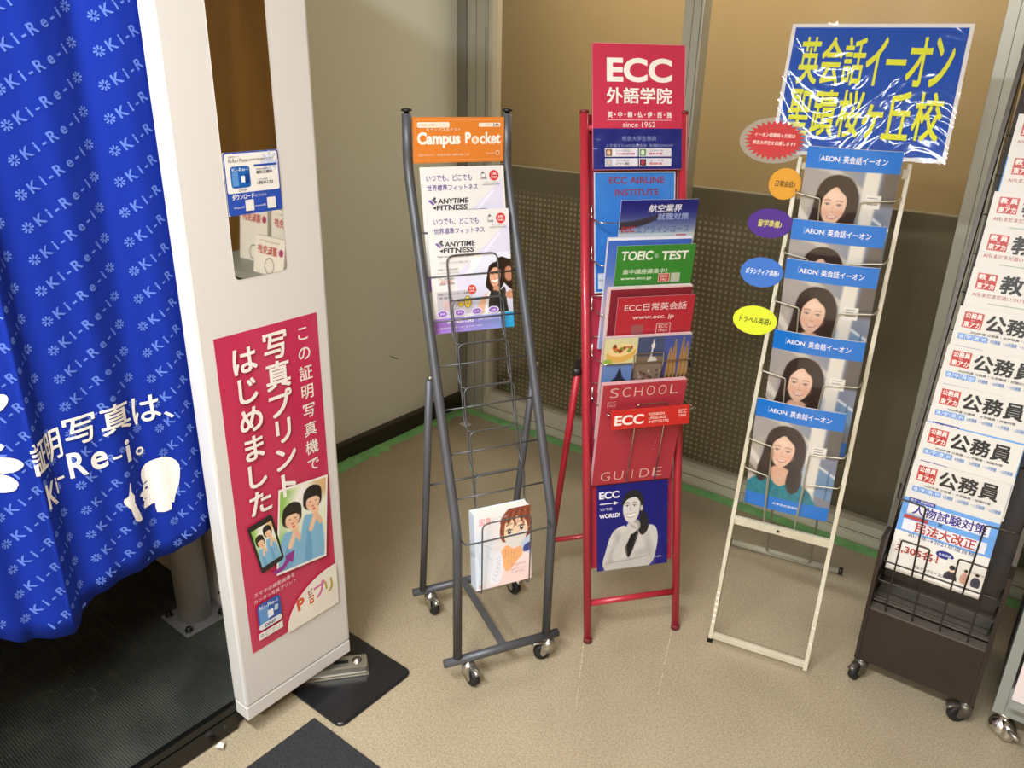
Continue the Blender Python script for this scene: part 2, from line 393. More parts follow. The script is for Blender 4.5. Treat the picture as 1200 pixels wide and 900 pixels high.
# low panelling behind the glass, woven dots on the left bays
def dotted():
    m = mat('dotted_panel', '5d5741', .55); nt = m.node_tree; b = nt.nodes['Principled BSDF']; L = nt.links.new
    tc = nt.nodes.new('ShaderNodeTexCoord'); sp = nt.nodes.new('ShaderNodeSeparateXYZ'); L(tc.outputs['Object'], sp.inputs[0])
    def M(op, a, bb=None):
        n = nt.nodes.new('ShaderNodeMath'); n.operation = op
        for i, q in enumerate((a, bb)):
            if q is None: continue
            if isinstance(q, (int, float)): n.inputs[i].default_value = q
            else: L(q, n.inputs[i])
        return n.outputs[0]
    kx = 2 * math.pi / .0215
    a = M('SINE', M('MULTIPLY', sp.outputs['X'], kx)); c = M('SINE', M('MULTIPLY', sp.outputs['Z'], kx))
    q = M('MULTIPLY', M('ADD', M('MULTIPLY', a, .5), .5), M('ADD', M('MULTIPLY', c, .5), .5))
    lat = M('POWER', q, 1.6)
    up = nt.nodes.new('ShaderNodeMapRange'); up.inputs['From Min'].default_value = 1.03; up.inputs['From Max'].default_value = .985; L(sp.outputs['Z'], up.inputs['Value'])
    fd = nt.nodes.new('ShaderNodeMapRange'); fd.inputs['From Min'].default_value = -.75; fd.inputs['From Max'].default_value = -1.25; L(sp.outputs['X'], fd.inputs['Value'])
    fac = M('MULTIPLY', lat, M('MULTIPLY', up.outputs['Result'], fd.outputs['Result']))
    mx = nt.nodes.new('ShaderNodeMix'); mx.data_type = 'RGBA'; L(fac, mx.inputs['Factor'])
    mx.inputs[6].default_value = (*lin('746f5c'), 1); mx.inputs[7].default_value = (*lin('dccfa8'), 1); L(mx.outputs[2], b.inputs['Base Color'])
    return m
mb = MB(); mb.box((-3.6, 2.66, 0), (1.5, 2.70, 1.115), bev=.006)
o = mb.build('low_partition_panel', dotted()); o['kind'] = 'structure'
# glass bays
bays = [(-2.157, -1.324), (-1.255, -.397), (-.33, .53), (.60, 1.5)]
for i, (a, b) in enumerate(bays):
    mb = MB(); mb.box((a - .012, 2.615, .07), (b + .012, 2.621, 2.60)); struct('window_%d' % (i + 1), mb, PANE)
def post(n, a, b, y0=2.588, y1=2.645, groove=True):
    mb = MB(); mb.box((a, y0, 0), (b, y1, 2.62), 0, bev=.0015)
    if groove:
        g = a + (b - a) * .45; mb.box((g, y0 - .0006, 0), (g + .0022, y0 + .002, 2.62), 1)
        mb.box((b - .010, y0 - .0006, 0), (b - .0075, y0 + .002, 2.62), 1)
    o = mb.build('trim_%d' % n, [ALU, ALU_D]); o['kind'] = 'structure'
mb = MB(); mb.box((WX, 2.575, 0), (-2.262, 2.645, 2.62)); struct('trim_1', mb, mat('grey_corner_trim', '8b8b80', .5, .2))
post(2, -2.262, -2.157, 2.582); post(3, -1.324, -1.255); post(4, -.397, -.33); post(5, .53, .60)
mb = MB(); mb.box((-2.157, 2.580, 0), (1.5, 2.645, .075), 0, bev=.002); mb.box((-2.157, 2.5793, .040), (1.5, 2.582, .043), 1); mb.box((-2.157, 2.574, .012), (1.5, 2.58, .034), 0)
o = mb.build('trim_6', [mat('painted_rail', 'c2bda9', .5), ALU_D]); o['kind'] = 'structure'
mb = MB(); mb.box((-2.157, 2.590, .075), (-2.135, 2.645, 2.6)); mb.box((-2.1349, 2.590, .0752), (-1.3242, 2.645, .105)); struct('trim_7', mb, mat('painted_rail', 'c2bda9', .5))

# scuffs on the vinyl
mb = MB()
for (x0, y0, x1, y1) in ((-.916, 1.54, -.80, 1.33), (-.752, 1.75, -.66, 1.50)):
    n = 9
    for k in range(n):
        if k in (5,): continue
        a, b = k / n, (k + .8) / n; w = .0011 * (1 - .6 * a)
        px, py = x0 + (x1 - x0) * a, y0 + (y1 - y0) * a; qx, qy = x0 + (x1 - x0) * b, y0 + (y1 - y0) * b
        j = random.uniform(-.0008, .0008)
        mb.add([(px - w + j, py, .0006), (px + w + j, py, .0006), (qx + w + j, qy, .0006), (qx - w + j, qy, .0006)], [(0, 1, 2, 3)])
o = mb.build('floor_scuff', mat('pale_scuff', 'd6caa9', .6), floor)

mb = MB(); mb.add([(WX + .0006, 2.139, .364), (WX + .0006, 2.170, .342), (WX + .0006, 2.204, .329), (WX + .0006, 2.172, .347)], [(0, 1, 2, 3)]); mb.build('wall_scuff', mat('dark_scuff', '4a4436', .7), bpy.data.objects['wall_left'])
# green masking tape
TAPE = mat('green_masking_tape', '6fae66', .55, 0, (60, .4, .004), (18, '86c27c', 3))
def tape(name, a, b, w, label, jag, seed):
    rnd = random.Random(seed); mb = MB(); a = Vector(a); b = Vector(b); d = (b - a); L = d.length; d.normalize(); nrm = Vector((-d.y, d.x)); n = int(L / .03)
    V = []; F = []
    for i in range(n + 1):
        p = a + d * (L * i / n); w1 = w + rnd.uniform(-jag, jag); h = .0012 + abs(rnd.gauss(0, jag * .10))
        V += [(p.x, p.y, .0015 + h), (p.x + nrm.x * w1 * .5, p.y + nrm.y * w1 * .5, .0012 + h * 1.2), (p.x + nrm.x * w1, p.y + nrm.y * w1, .0008),
              (p.x, p.y, .0002), (p.x + nrm.x * w1, p.y + nrm.y * w1, .0002)]
    for i in range(n):
        k = i * 5
        F += [(k, k + 1, k + 6, k + 5), (k + 1, k + 2, k + 7, k + 6), (k + 3, k, k + 5, k + 8), (k + 2, k + 4, k + 9, k + 7)]
    mb.add(V, F, 0, False); o = mb.build(name, TAPE); return tag(o, label, 'tape')
tape('masking_tape', (-2.270, 2.57), (-2.270, 1.05), .058, 'crinkled green masking tape on the floor along the foot of the cream wall', .018, 1)
tape('masking_tape', (.84, 2.524), (-2.26, 2.524), -.050, 'straight green masking tape on the floor in front of the glass partition', .003, 2)
mb = MB(); mb.add([(-2.16, 2.41, .001), (-2.11, 2.40, .0015), (-2.105, 2.44, .001), (-2.15, 2.45, .002), (-2.13, 2.425, .004)], [(0, 1, 4), (1, 2, 4), (2, 3, 4), (3, 0, 4)]); tag(mb.build('paper_scrap', PAPER), 'small white paper scrap on the floor in the far corner', 'scrap')
mb = MB(); Z = (-1.368, .695)
rs = random.Random(3); V = [(Z[0] + rs.uniform(-.012, .012), Z[1] + rs.uniform(-.014, .014), rs.uniform(0.001, .022)) for _ in range(9)]
bm = bmesh.new(); [bm.verts.new(v) for v in V]; bmesh.ops.convex_hull(bm, input=bm.verts[:]); me = bpy.data.meshes.new('paper_crumb'); bm.to_mesh(me); bm.free(); me.materials.append(PAPER)
o = bpy.data.objects.new('paper_crumb', me); COL.objects.link(o); tag(o, 'crumpled cream paper crumb on the floor below the booth platform', 'litter')

# floor mats
def rrect_plate(x0, y0, x1, y1, r, z0, z1, bev=.002):
    mb = MB(); P = []
    for cx, cy, a0 in ((x1 - r, y1 - r, 0), (x0 + r, y1 - r, 90), (x0 + r, y0 + r, 180), (x1 - r, y0 + r, 270)):
        for k in range(7): t = math.radians(a0 + k * 15); P.append((cx, cy, math.cos(t), math.sin(t)))
    n = len(P); V = []
    for rr_, z in ((r, z0), (r, z1 - bev), (r - bev, z1)): V += [(c[0] + c[2] * rr_, c[1] + c[3] * rr_, z) for c in P]
    F = [(j * n + i, j * n + (i + 1) % n, (j + 1) * n + (i + 1) % n, (j + 1) * n + i) for j in range(2) for i in range(n)] + [tuple(range(2 * n, 3 * n)), tuple(range(n))[::-1]]
    mb.add(V, F); return mb
o = rrect_plate(-1.62, .912, -1.205, 1.158, .022, 0, .009, .003).build('rubber_pad', mat('glossy_black_rubber', '17181a', .22, 0, (5, .12, .01), (7, '202124', 5)))
tag(o, 'glossy black rounded pad lying under the white booth panel', 'pad')
mb = rrect_plate(-1.279, -.02, -.60, .893, .004, 0, .007, .002)
o = mb.build('floor_mat', mat('dark_carpet', '3a3a3c', .95, 0, (420, 1, .004), (260, '232325', 2))); tag(o, 'dark grey carpet mat on the floor at the bottom of the view', 'mat')

# ------------------------------------------------------------------ photo booth
WHITE = mat('booth_white', 'dad8d3', .42)
booth = thing('photo_booth', 'white photo booth with a black platform and a tall mirror strip', 'photo booth', Matrix.Translation((-1.8, .3, 0)))
BI = Matrix.Translation((1.8, -.3, 0))
def bp(name, mb, m, parent=None): return mb.build(name, m, parent or booth, BI if parent is None else None)
PX = -1.345
mb = MB(); mb.box((PX - .05, .757, .094), (PX, 1.071, 2.05), 0, bev=.006); bp('front_panel', mb, WHITE)
mb = MB(); mb.box((PX - .049, .758, .055), (PX - .0006, 1.0705, .0925), 0, bev=.003); bp('kick_plate', mb, WHITE)
# mirror with rounded lower corners
P = []; y0, y1, z0, z1, r = .852, .974, 1.100, 2.0, .010
for cy, cz, a0 in ((y1 - r, z1 - r, 0), (y0 + r, z1 - r, 90), (y0 + r, z0 + r, 180), (y1 - r, z0 + r, 270)):
    for k in range(6): t = math.radians(a0 + k * 18); P.append((cy + r * math.cos(t), cz + r * math.sin(t)))
n = len(P); mb = MB(); mb.add([(PX - .002, a, b) for a, b in P] + [(PX + .0008, a, b) for a, b in P], [tuple(range(n, 2 * n))] + [(i, (i + 1) % n, n + (i + 1) % n, n + i) for i in range(n)])
bp('mirror', mb, mat('mirror_glass', 'e6e2d8', .02, 1))
mb = MB(); mb.box((-2.29, .945, .0), (PX - .05, 1.035, 2.05)); o = bp('end_wall', mb, WHITE)
mb = MB()
for x in (-1.74, -1.99, -2.12): mb.lathe([(.004, 0), (.004, .0015), (.001, .002)], (x, .945, .125), (0, -1, 0), 8)
bp('screw', mb, BLACKP)['kind'] = 'stuff'
mb = MB(); mb.box((-2.29, -.95, 0), (-2.25, .945, 2.05)); bp('rear_wall', mb, mat('booth_interior', '8a8783', .6))
mb = MB(); mb.box((-2.25, -.95, 0), (-1.395, -.91, 2.05)); mb.box((-1.395, -.95, .055), (PX, -.22, 2.05)); bp('side_wall', mb, WHITE)
mb = MB(); mb.box((-2.295, -.96, 2.05), (PX + .002, 1.071, 2.06)); bp('roof', mb, WHITE)
mb = MB(); mb.box((-2.25, -.91, .004), (-1.4085, .945, .074)); bp('platform', mb, BLACKP)
def ribbed():
    m = mat('ribbed_rubber', '33362f', .5); nt = m.node_tree; L = nt.links.new
    tc = nt.nodes.new('ShaderNodeTexCoord'); sp = nt.nodes.new('ShaderNodeSeparateXYZ'); L(tc.outputs['Object'], sp.inputs[0])
    a = nt.nodes.new('ShaderNodeMath'); a.operation = 'MULTIPLY'; a.inputs[1].default_value = 2 * math.pi / .006; L(sp.outputs['Y'], a.inputs[0])
    s = nt.nodes.new('ShaderNodeMath'); s.operation = 'SINE'; L(a.outputs[0], s.inputs[0])
    b = nt.nodes.new('ShaderNodeBump'); b.inputs['Strength'].default_value = .5; b.inputs['Distance'].default_value = .0015; L(s.outputs[0], b.inputs['Height']); L(b.outputs[0], nt.nodes['Principled BSDF'].inputs['Normal'])
    n = nt.nodes.new('ShaderNodeTexNoise'); n.inputs['Scale'].default_value = 5; n.inputs['Detail'].default_value = 6; L(tc.outputs['Object'], n.inputs['Vector'])
    r = nt.nodes.new('ShaderNodeValToRGB'); r.color_ramp.elements[0].position = .35; r.color_ramp.elements[1].position = .7
    r.color_ramp.elements[0].color = (*lin('2d302a'), 1); r.color_ramp.elements[1].color = (*lin('4a4d45'), 1); L(n.outputs['Fac'], r.inputs['Fac']); L(r.outputs[0], nt.nodes['Principled BSDF'].inputs['Base Color'])
    return m
mb = MB(); mb.box((-2.25, -.91, .074), (-1.4085, .945, .079)); bp('rubber_flooring', mb, ribbed())
mb = MB(); mb.box((-1.408, -.91, .003), (-1.394, .757, .080), bev=.0025); mb.box((-1.3945, -.91, .052), (-1.391, .757, .056)); o = bp('platform_edge', mb, mat('glossy_black_trim', '0e0e0f', .2))
mb = MB(); mb.lathe([(.006, 0), (.006, .0015), (.003, .002)], (-1.394, .725, .035), (1, 0, 0), 12); bp('screw', mb, mat('dull_screw', '4a4a4a', .4, .8), o)
mb = MB(); mb.lathe([(.043, .0), (.043, .50)], (-1.755, .876, .084), (0, 0, 1), 28); o = bp('stool_post', mb, mat('grey_post', 'a3a3a0', .42, .2))
mb = MB(); mb.box((-1.818, .812, .079), (-1.690, .940, .086), bev=.001); b2 = bp('base_plate', mb, mat('grey_post_plate', '90908d', .4, .3))
for x, y in ((-1.803, .827), (-1.705, .827), (-1.705, .925)):
    mb = MB(); mb.lathe([(.011, 0), (.011, .004), (.007, .004), (.007, .012), (.001, .013)], (x, y, .086), (0, 0, 1), 6); mb.build('bolt', BLACKP, b2)
mb = MB(); mb.lathe([(.05, .0), (.16, .01), (.17, .04), (.15, .06), (.01, .065)], (-1.755, .876, .584), (0, 0, 1), 24); bp('stool_seat', mb, BLACKP)
# stabiliser foot on the pad: pressed steel channel with a slot and a bolt head
FM = Matrix.Translation((-1.8 + .4175, .3 + .715, 0)) # local to the booth: built below in world numbers
mb = MB(); A = math.atan2(1.1 - .955, -1.305 + 1.425)
RM = Matrix.Translation((-1.305, 1.093, .010)) @ Matrix.Rotation(A, 4, 'Z')
mb.box((-.19, -.031, 0), (0, .031, .003), 0, RM); mb.box((-.19, -.0245, .003), (-.002, .0245, .026), 0, RM, bev=.005)
f = bp('stabiliser_foot', mb, ZINC)
mb = MB(); mb.box((-.088, -.006, .0262), (-.050, .006, .0266), 0, RM); mb.build('slot', BLACKP, f)
mb = MB(); mb.lathe([(.013, 0), (.013, .002), (.008, .002), (.008, .006), (.001, .007)], (-.028, 0, .026), (0, 0, 1), 18, 0, RM); mb.build('bolt', CHROME, f)
# dried drip lines on the rubber flooring
DRIPS = ([(-1.722, 0.381), (-1.711, 0.435), (-1.711, 0.478), (-1.724, 0.537), (-1.71, .562), (-1.696, 0.57), (-1.676, 0.568), (-1.662, 0.548), (-1.647, 0.459), (-1.633, 0.381), (-1.641, 0.341)],
         [(-1.767, 0.389), (-1.779, 0.421), (-1.776, 0.477), (-1.766, 0.516), (-1.768, 0.537)], [(-1.789, 0.567), (-1.82, 0.566), (-1.838, 0.503), (-1.851, 0.455)])
mb = MB(); rs = random.Random(11)
for pts in DRIPS:
    P = []
    for (a, b), (c, d) in zip(pts[:-1], pts[1:]):
        for k in range(14): P.append((a + (c - a) * k / 14, b + (d - b) * k / 14))
    for x, y in P:
        if rs.random() < .35: continue
        x += rs.uniform(-.002, .002); y += rs.uniform(-.002, .002); q = rs.uniform(.0004, .0010)
        mb.add([(x - q, y - q, .0794), (x + q, y - q, .0794), (x + q, y + q, .0794), (x - q, y + q, .0794)], [(0, 1, 2, 3)])
bp('dried_drips', mb, mat('pale_residue', '8f8f85', .8))['kind'] = 'stuff'

# posters / card on the booth : frame with x to the right (+Y world), z up, front = +X world
def onpanel(y, z, x=PX): return Matrix(((0, -1, 0, x), (1, 0, 0, y), (0, 0, 1, z), (0, 0, 0, 1)))
pr = Print(); W_, H_ = .250, .761; PK = 'c12f55'
pr.rrect(0, 0, W_, H_, .004, PK)
dots = [];  # fine dot screen
P = []; F = []
for j in range(95):
    for i in range(31):
        x = .004 + i * .0081 + (j % 2) * .004; y = .004 + j * .008
        if x > W_ - .003 or y > H_ - .003: continue
        k = len(P); q = .0008; P += [(x - q, y), (x, y - q), (x + q, y), (x, y + q)]; F.append((k, k + 1, k + 2, k + 3))
pr._add(P, F, np.tile(lin('cf4d6e'), (len(P), 1)))
for k, ch in enumerate('この証明写真機で'): pr.em(ch, .2095, .722 - k * .045, .037, 'f0ebe2', .012)
for k, ch in enumerate('写真プリント'): 
    pr.em(ch, .139, .712 - k * .0655, .066, '9c1f42', .035); pr.em(ch, .1375, .714 - k * .0655, .066, 'f4efe6', .026)
for k, ch in enumerate('はじめました'):
    pr.em(ch, .063, .700 - k * .0655, .064, '9c1f42', .035); pr.em(ch, .0615, .702 - k * .0655, .064, 'f4efe6', .026)
kid = Pic(1.45, 90, 'dfe8c8')
kid.grad('cfe0b0', 'f4f3e8', 90); kid.ell(.1, 1.2, .35, .3, '8fbf5a', soft=.2); kid.ell(.9, 1.35, .3, .2, 'd8b07a', soft=.15); kid.ell(.5, 1.2, .3, .25, 'f6f6ee', soft=.25); kid.ell(.05, .3, .12, .5, '9cc87a', soft=.1)
for cx, cy, r in ((.26, .93, 0), (.70, 1.12, 1)):
    kid.poly([(cx - .24, -.1), (cx - .20, cy - .33), (cx - .04, cy - .25), (cx + .12, cy - .30), (cx + .24, cy - .5), (cx + .25, -.1)], '7fb7d8', .02)
    kid.poly([(cx - .14, -.05), (cx - .10, cy - .5), (cx - .02, cy - .6), (cx + .02, -.05)], '6aa4cb', .04)
    kid.ell(cx, cy + .05, .205, .21, '1d1916'); kid.ell(cx, cy - .02, .205, .16, '1d1916', soft=.02); kid.ell(cx + .012, cy - .035, .150, .165, 'efc7a5', soft=.02)
    kid.poly([(cx - .20, cy - .02), (cx - .18, cy + .19), (cx, cy + .27), (cx + .18, cy + .19), (cx + .20, cy - .02), (cx + .12, cy + .03), (cx + .05, cy + .055), (cx - .10, cy + .04)], '1d1916')
    for s_ in (-1, 1): kid.ell(cx + .062 * s_ + .012, cy - .028, .018, .009, '35241c'); kid.ell(cx + .09 * s_ + .01, cy - .09, .04, .03, 'e9a58c', soft=.04, a=.7)
    kid.ell(cx + .012, cy - .115, .032, .013, 'c0574c'); kid.ell(cx + .01, cy - .055, .014, .012, 'dba382')
    kid.line([(cx - .02, cy - .52), (cx + .10, cy - .22)], .10, 'efc7a5', .02); kid.line([(cx + .20, cy - .45), (cx + .05, cy - .24)], .09, 'e8bd9a', .02)
    for q in range(4): kid.ell(cx + .01 + q * .035, cy - .20 + q * .005, .02, .045, 'f1cbaa', ang=-20)
    kid.ell(cx + .04, cy - .175, .030, .022, 'cf5348')
def quadwarp(w, h, A, B, C, D):
    def f(x, y):
        u, v = x / w, y / h
        return tuple(A[i] * (1 - u) * (1 - v) + B[i] * u * (1 - v) + C[i] * u * v + D[i] * (1 - u) * v for i in (0, 1))
    return f
pr.poly([(.083, .167), (.226, .149), (.247, .362), (.110, .378)], '8f2342'); pr.poly([(.081, .171), (.223, .153), (.244, .367), (.108, .383)], 'efeee6')
pr.pic(kid, 0, 0, 1, 1.45, quadwarp(1, 1.45, (.086, .176), (.219, .159), (.239, .362), (.112, .377)))
pr.em('ト', .1375, .3865, .066, 'f4efe6', .026)
A_, B_, C_, D_ = (.045, .201), (.103, .209), (.082, .332), (.022, .324)
pr.poly([(.044, .199), (.048, .197), (.101, .206), (.105, .212), (.085, .330), (.080, .334), (.024, .327), (.021, .321)], '16161a')
pr.pic(kid, 0, 0, 1, 1.45, quadwarp(1, 1.45, (.047, .212), (.099, .218), (.081, .319), (.029, .313)))
pr.poly([(.070, .186), (.098, .190), (.110, .202), (.108, .211), (.135, .215), (.127, .184), (.119, .192), (.102, .178), (.080, .176)], '8e2a8c')
# white disc in the lower right corner with the coloured logo
Q = [(W_, 0)]
for k in range(15): t = math.radians(90 + 90 * k / 14); Q.append((W_ + .155 * math.cos(t), .003 + .115 * math.sin(t)))
Q.append((.095, 0)); pr.poly(Q, 'ece7da')
for i, (ch, x, y, c) in enumerate((('P', .138, .060, 'd4552c'), ('プ', .196, .070, 'd06aa0'), ('リ', .224, .066, 'b9a53a'))): pr.em(ch, x, y, .044, c, .04, .85 if i else 1, 6)
pr.em('ビ', .168, .078, .018, '8c3a34', .03, 1, 6); pr.rect(.161, .062, .177, .066, 'b9302c'); pr.rect(.163, .044, .175, .058, 'd4552c'); pr.rect(.166, .050, .172, .054, 'ece7da')
pr.fit('スマホの撮影画像を', .018, .146, .128, .157, 'ecd7d8', 0, 0); pr.fit('カンタン写真プリント', .016, .129, .130, .140, 'ecd7d8')
pr.rrect(.021, .052, .083, .122, .010, '2456a8'); pr.rrect(.025, .064, .050, .112, .003, '5d93cf'); pr.rrect(.021, .052, .083, .068, .008, 'dfe5ea'); pr.rrect(.047, .075, .062, .095, .002, 'e9eef2'); pr.poly([(.062, .082), (.076, .078), (.080, .100), (.066, .104)], '1c3f86'); pr.poly([(.064, .086), (.074, .084), (.077, .098), (.067, .101)], 'b9cfe2')
pr.fit('Ki-Re-i', .028, .106, .076, .116, 'e9eef2'); pr.fit('DNP', .036, .055, .066, .064, '2b3a66', .02)
pr.rect(.018, .028, .083, .046, 'ebe6e2'); pr.ring(.026, .038, .004, .0014, '333a55', 14); pr.fit('ピプリ', .036, .031, .074, .043, '7b8299')
o = pr.mesh('booth_poster', GLOSSY, None)
p_ = thing('booth_poster', 'pink poster with white vertical lettering on the white booth panel', 'poster', onpanel(.790, .233, PX + .0003))
slab(W_, H_, .0002).build('backing_sheet', mat('paper_c12f55', 'c12f55', .5), p_); link('poster_print', o, p_)

pr = Print(); W_, H_ = .121, .1155
pr.rrect(0, 0, W_, H_, .005, '2a4fb0'); pr.rrect(.0025, .041, W_ - .0025, H_ - .0025, .004, 'eceae4')

for k in range(4): t = math.radians(45 * k); c_, s_ = math.cos(t) * .020, math.sin(t) * .020; n_ = Vector((-s_, c_)) * .12; pr.poly([(.100 - c_ - n_.x, .094 - s_ - n_.y), (.100 - c_ + n_.x, .094 - s_ + n_.y), (.1 + c_ + n_.x, .094 + s_ + n_.y), (.1 + c_ - n_.x, .094 + s_ - n_.y)], 'c9d3ea')
pr.rrect(.012, .050, .054, .090, .006, '1d5fae'); pr.rrect(.015, .054, .028, .080, .002, '5d93cf'); pr.fit('Ki-Re-i', .016, .081, .050, .087, 'dfe8f2'); pr.rrect(.034, .060, .042, .072, .001, 'f0f0f0'); pr.rrect(.043, .058, .051, .075, .001, '123f86')
pr.fit('証明写真アプリ', .010, .106, .034, .109, '33406a'); pr.fit('Ki-Re-i Photo', .010, .097, .052, .104, '3c3d44'); pr.fit('証明写真撮影アプリ', .054, .098, .108, .102, '3c3d44')
pr.rect(.064, .087, .116, .091, '2a4fb0'); pr.fit('写真印刷専用', .068, .080, .096, .083, '3c3d44'); pr.fit('無料公開中', .068, .073, .104, .079, '3c3d44', .02); pr.fit('アプリ価格', .068, .061, .092, .064, '55565c'); pr.fit('1枚¥170', .068, .053, .104, .060, '3c3d44', .01); pr.fit('DNP', .026, .0435, .044, .048, '55565c')
pr.fit('ダウンロード', .010, .029, .058, .039, 'f2f2f2', .03); pr.fit('はこちらから', .060, .031, .086, .036, 'e6e8f0'); pr.fit('iPhone用', .012, .012, .034, .016, 'e6e8f0'); pr.fit('Android用', .058, .012, .082, .016, 'e6e8f0')
pr.rect(.037, .006, .056, .027, 'e8e6e0'); pr.rect(.086, .006, .106, .027, 'e8e6e0')
p_ = thing('booth_sticker', 'small blue and white notice sticker on the mirror strip of the booth', 'sticker', onpanel(.8535, 1.2235, PX + .0015))
slab(W_, H_, .0002).build('backing_sheet', PAPER, p_); link('sticker_print', pr.mesh('sticker_print', PRINT), p_)

# ------------------------------------------------------------------ curtain
def cy(s):
    if s > .484: return s
    if s > .425: return .484 - (.484 - s) * .60
    return .484 - .059 * .60 - (.425 - s)
def cx(s, z):
    t = min(1, max(0, (s - .425) / .059)); t = t * t * (3 - 2 * t)
    x = -1.402 + .026 * (1 - t)
    x += -.010 * math.exp(-((s - .655) / .022) ** 2) + .006 * math.exp(-((s - .72) / .03) ** 2) + .006 * math.exp(-((s - .58) / .04) ** 2)
    x += .003 * math.sin(s * 95 + z * 1.5) * min(1, (1.7 - z)) + .022 * math.sin((s - .44) * 17) * (s < .43)
    return x
HEM = [(-.3, .52), (0, .50), (.15, .52), (.30, .545), (.36, .505), (.40, .490), (.430, .486), (.455, .492), (.480, .512), (.52, .530), (.56, .540), (.62, .543), (.66, .540), (.70, .547), (.735, .556), (.80, .566)]
def hem(s):
    for (a, za), (b, zb) in zip(HEM[:-1], HEM[1:]):
        if s <= b: t = (s - a) / (b - a); t = t * t * (3 - 2 * t); return za + (zb - za) * t
    return HEM[-1][1]
def CP(s, z, lift=0):
    h = hem(s); zz = z
    e = .002; nx = cx(s + e, zz) - cx(s - e, zz); ny = cy(s + e) - cy(s - e); l = math.hypot(nx, ny); n = (ny / l, -nx / l)
    return (cx(s, zz) + n[0] * lift, cy(s) + n[1] * lift, zz)
BLUE = mat('blue_curtain_cloth', '142e96', .8, 0, (300, .05, .001), spec=.12)
curt = thing('booth_curtain', 'royal blue printed curtain hanging in the booth opening', 'curtain', Matrix.Translation((-1.4, .28, 1.9)))
CI = Matrix.Translation((1.4, -.28, -1.9))
V = []; F = []; S = [-.215 + (.768 + .215) * i / 220 for i in range(221)]; NZ = 36
for s in S:
    h = hem(s)
    for j in range(NZ + 1): V.append(CP(s, h + (1.93 - h) * j / NZ))
for i in range(220):
    for j in range(NZ): a = i * (NZ + 1) + j; F.append((a, a + 1, a + NZ + 2, a + NZ + 1))
mb = MB(); mb.add(V, F, 0, True); o = mb.build('cloth', BLUE, curt, CI)
so = o.modifiers.new('thickness', 'SOLIDIFY'); so.thickness = .0012; so.offset = 0
mb = MB(); mb.tube([(-1.40, -.22, 1.94), (-1.40, .757, 1.94)], .010); mb.build('curtain_rail', CHROME, curt, CI)
# woven-looking print: star, Ki-Re-i, star along 45 degree lines
SV = []; SF = []; SC_ = []
def putc(pts, faces, col, lift=.0014):
    b = len(SV)
    for p in pts: SV.append(CP(min(p[0], .767), p[1], lift))
    for f in faces: SF.append(tuple(i + b for i in f))
    SC_.append(np.tile(lin(col), (len(pts), 1)))
def keep(pts): return min(p[0] for p in pts) > .24 and max(p[0] for p in pts) < .7675 and all(p[1] > hem(min(max(p[0], -.2), .767)) + .004 for p in pts) and max(p[1] for p in pts) < 1.75
LB = '5c7ad0'
def star(s, z, r):
    for k in range(8):
        t = math.pi * k / 4 + .2; c_, s_ = math.cos(t), math.sin(t); w = r * .20
        pts = [(s + c_ * r * .28 - s_ * w * .5, z + s_ * r * .28 + c_ * w * .5), (s + c_ * r * .28 + s_ * w * .5, z + s_ * r * .28 - c_ * w * .5), (s + c_ * r + s_ * w, z + s_ * r - c_ * w), (s + c_ * r - s_ * w, z + s_ * r + c_ * w)]
        if keep(pts): putc(pts, [(0, 1, 2, 3)], LB)
GL = {ch: glyphs(ch, .022, 3) for ch in 'KiRe-'}
for col_s in (.200, .362, .524, .686):
    for row in range(-22, 40):
        bz = 1.345 + row * .0525 + (col_s - .524)
        star(col_s, bz, .0088); star(col_s + .122, bz + .069, .0088)
        for k, ch in enumerate('Ki-Re-i'):
            Vg, Fg = GL[ch]; cx_ = (Vg[:, 0].min() + Vg[:, 0].max()) / 2; t = (.165, .285, .38, .505, .655, .775, .875)[k] * .140; e = .0245
            pts = [(col_s + (t + (u - cx_) * e) * .870 - (v - .36) * e * .493, bz + (t + (u - cx_) * e) * .493 + (v - .36) * e * .870) for u, v in Vg]
            if keep(pts): putc(pts, Fg, LB)
# big white lettering
def big(t, s0, z0, s1, z1, off=.012, sh=0, rep=True, lift=.0022):
    if cjk(t) and rep:
        for q, (dx, dz) in enumerate(((-.0007, 0), (.0007, 0), (0, .0007), (0, -.0007))): big(t, s0 + dx, z0 + dz, s1 + dx, z1 + dz, 0, sh, False, .0022 + q * .00025)
        return
    Vg, Fg = glyphs(t, off, 4); a, b = Vg.min(0), Vg.max(0)
    # split long edges so the letters follow the cloth
    bm = bmesh.new(); vs = [bm.verts.new((p[0], p[1], 0)) for p in Vg]
    for f in Fg:
        try: bm.faces.new([vs[i] for i in f])
        except ValueError: pass
    for _ in range(3):
        L_ = [e for e in bm.edges if e.calc_length() > .12]
        if L_: bmesh.ops.subdivide_edges(bm, edges=L_, cuts=1)
        bmesh.ops.triangulate(bm, faces=bm.faces[:])
    bm.verts.index_update(); P = [(s0 + (v.co.x - a[0]) / (b[0] - a[0]) * (s1 - s0), z0 + sh * (v.co.x - a[0]) / (b[0] - a[0]) + (v.co.y - a[1]) / (b[1] - a[1]) * (z1 - z0)) for v in bm.verts]
    F_ = [tuple(v.index for v in f.verts) for f in bm.faces]; bm.free(); putc(P, F_, 'ece9e2', lift)
big('証明', .428, .822, .506, .882, sh=.012); big('写真', .514, .848, .634, .904); big('は', .642, .846, .693, .898); big('、', .699, .842, .715, .856)
big('K', .440, .752, .476, .800, .02); big('-', .487, .792, .500, .797, .02); big('i', .479, .768, .485, .800, .02)
big('R', .510, .786, .540, .836, .02); big('e', .547, .786, .578, .822, .02); big('-', .586, .797, .602, .802, .02); big('i', .612, .780, .622, .826, .02); big('。', .634, .782, .651, .797, .01)
from mathutils.geometry import tessellate_polygon
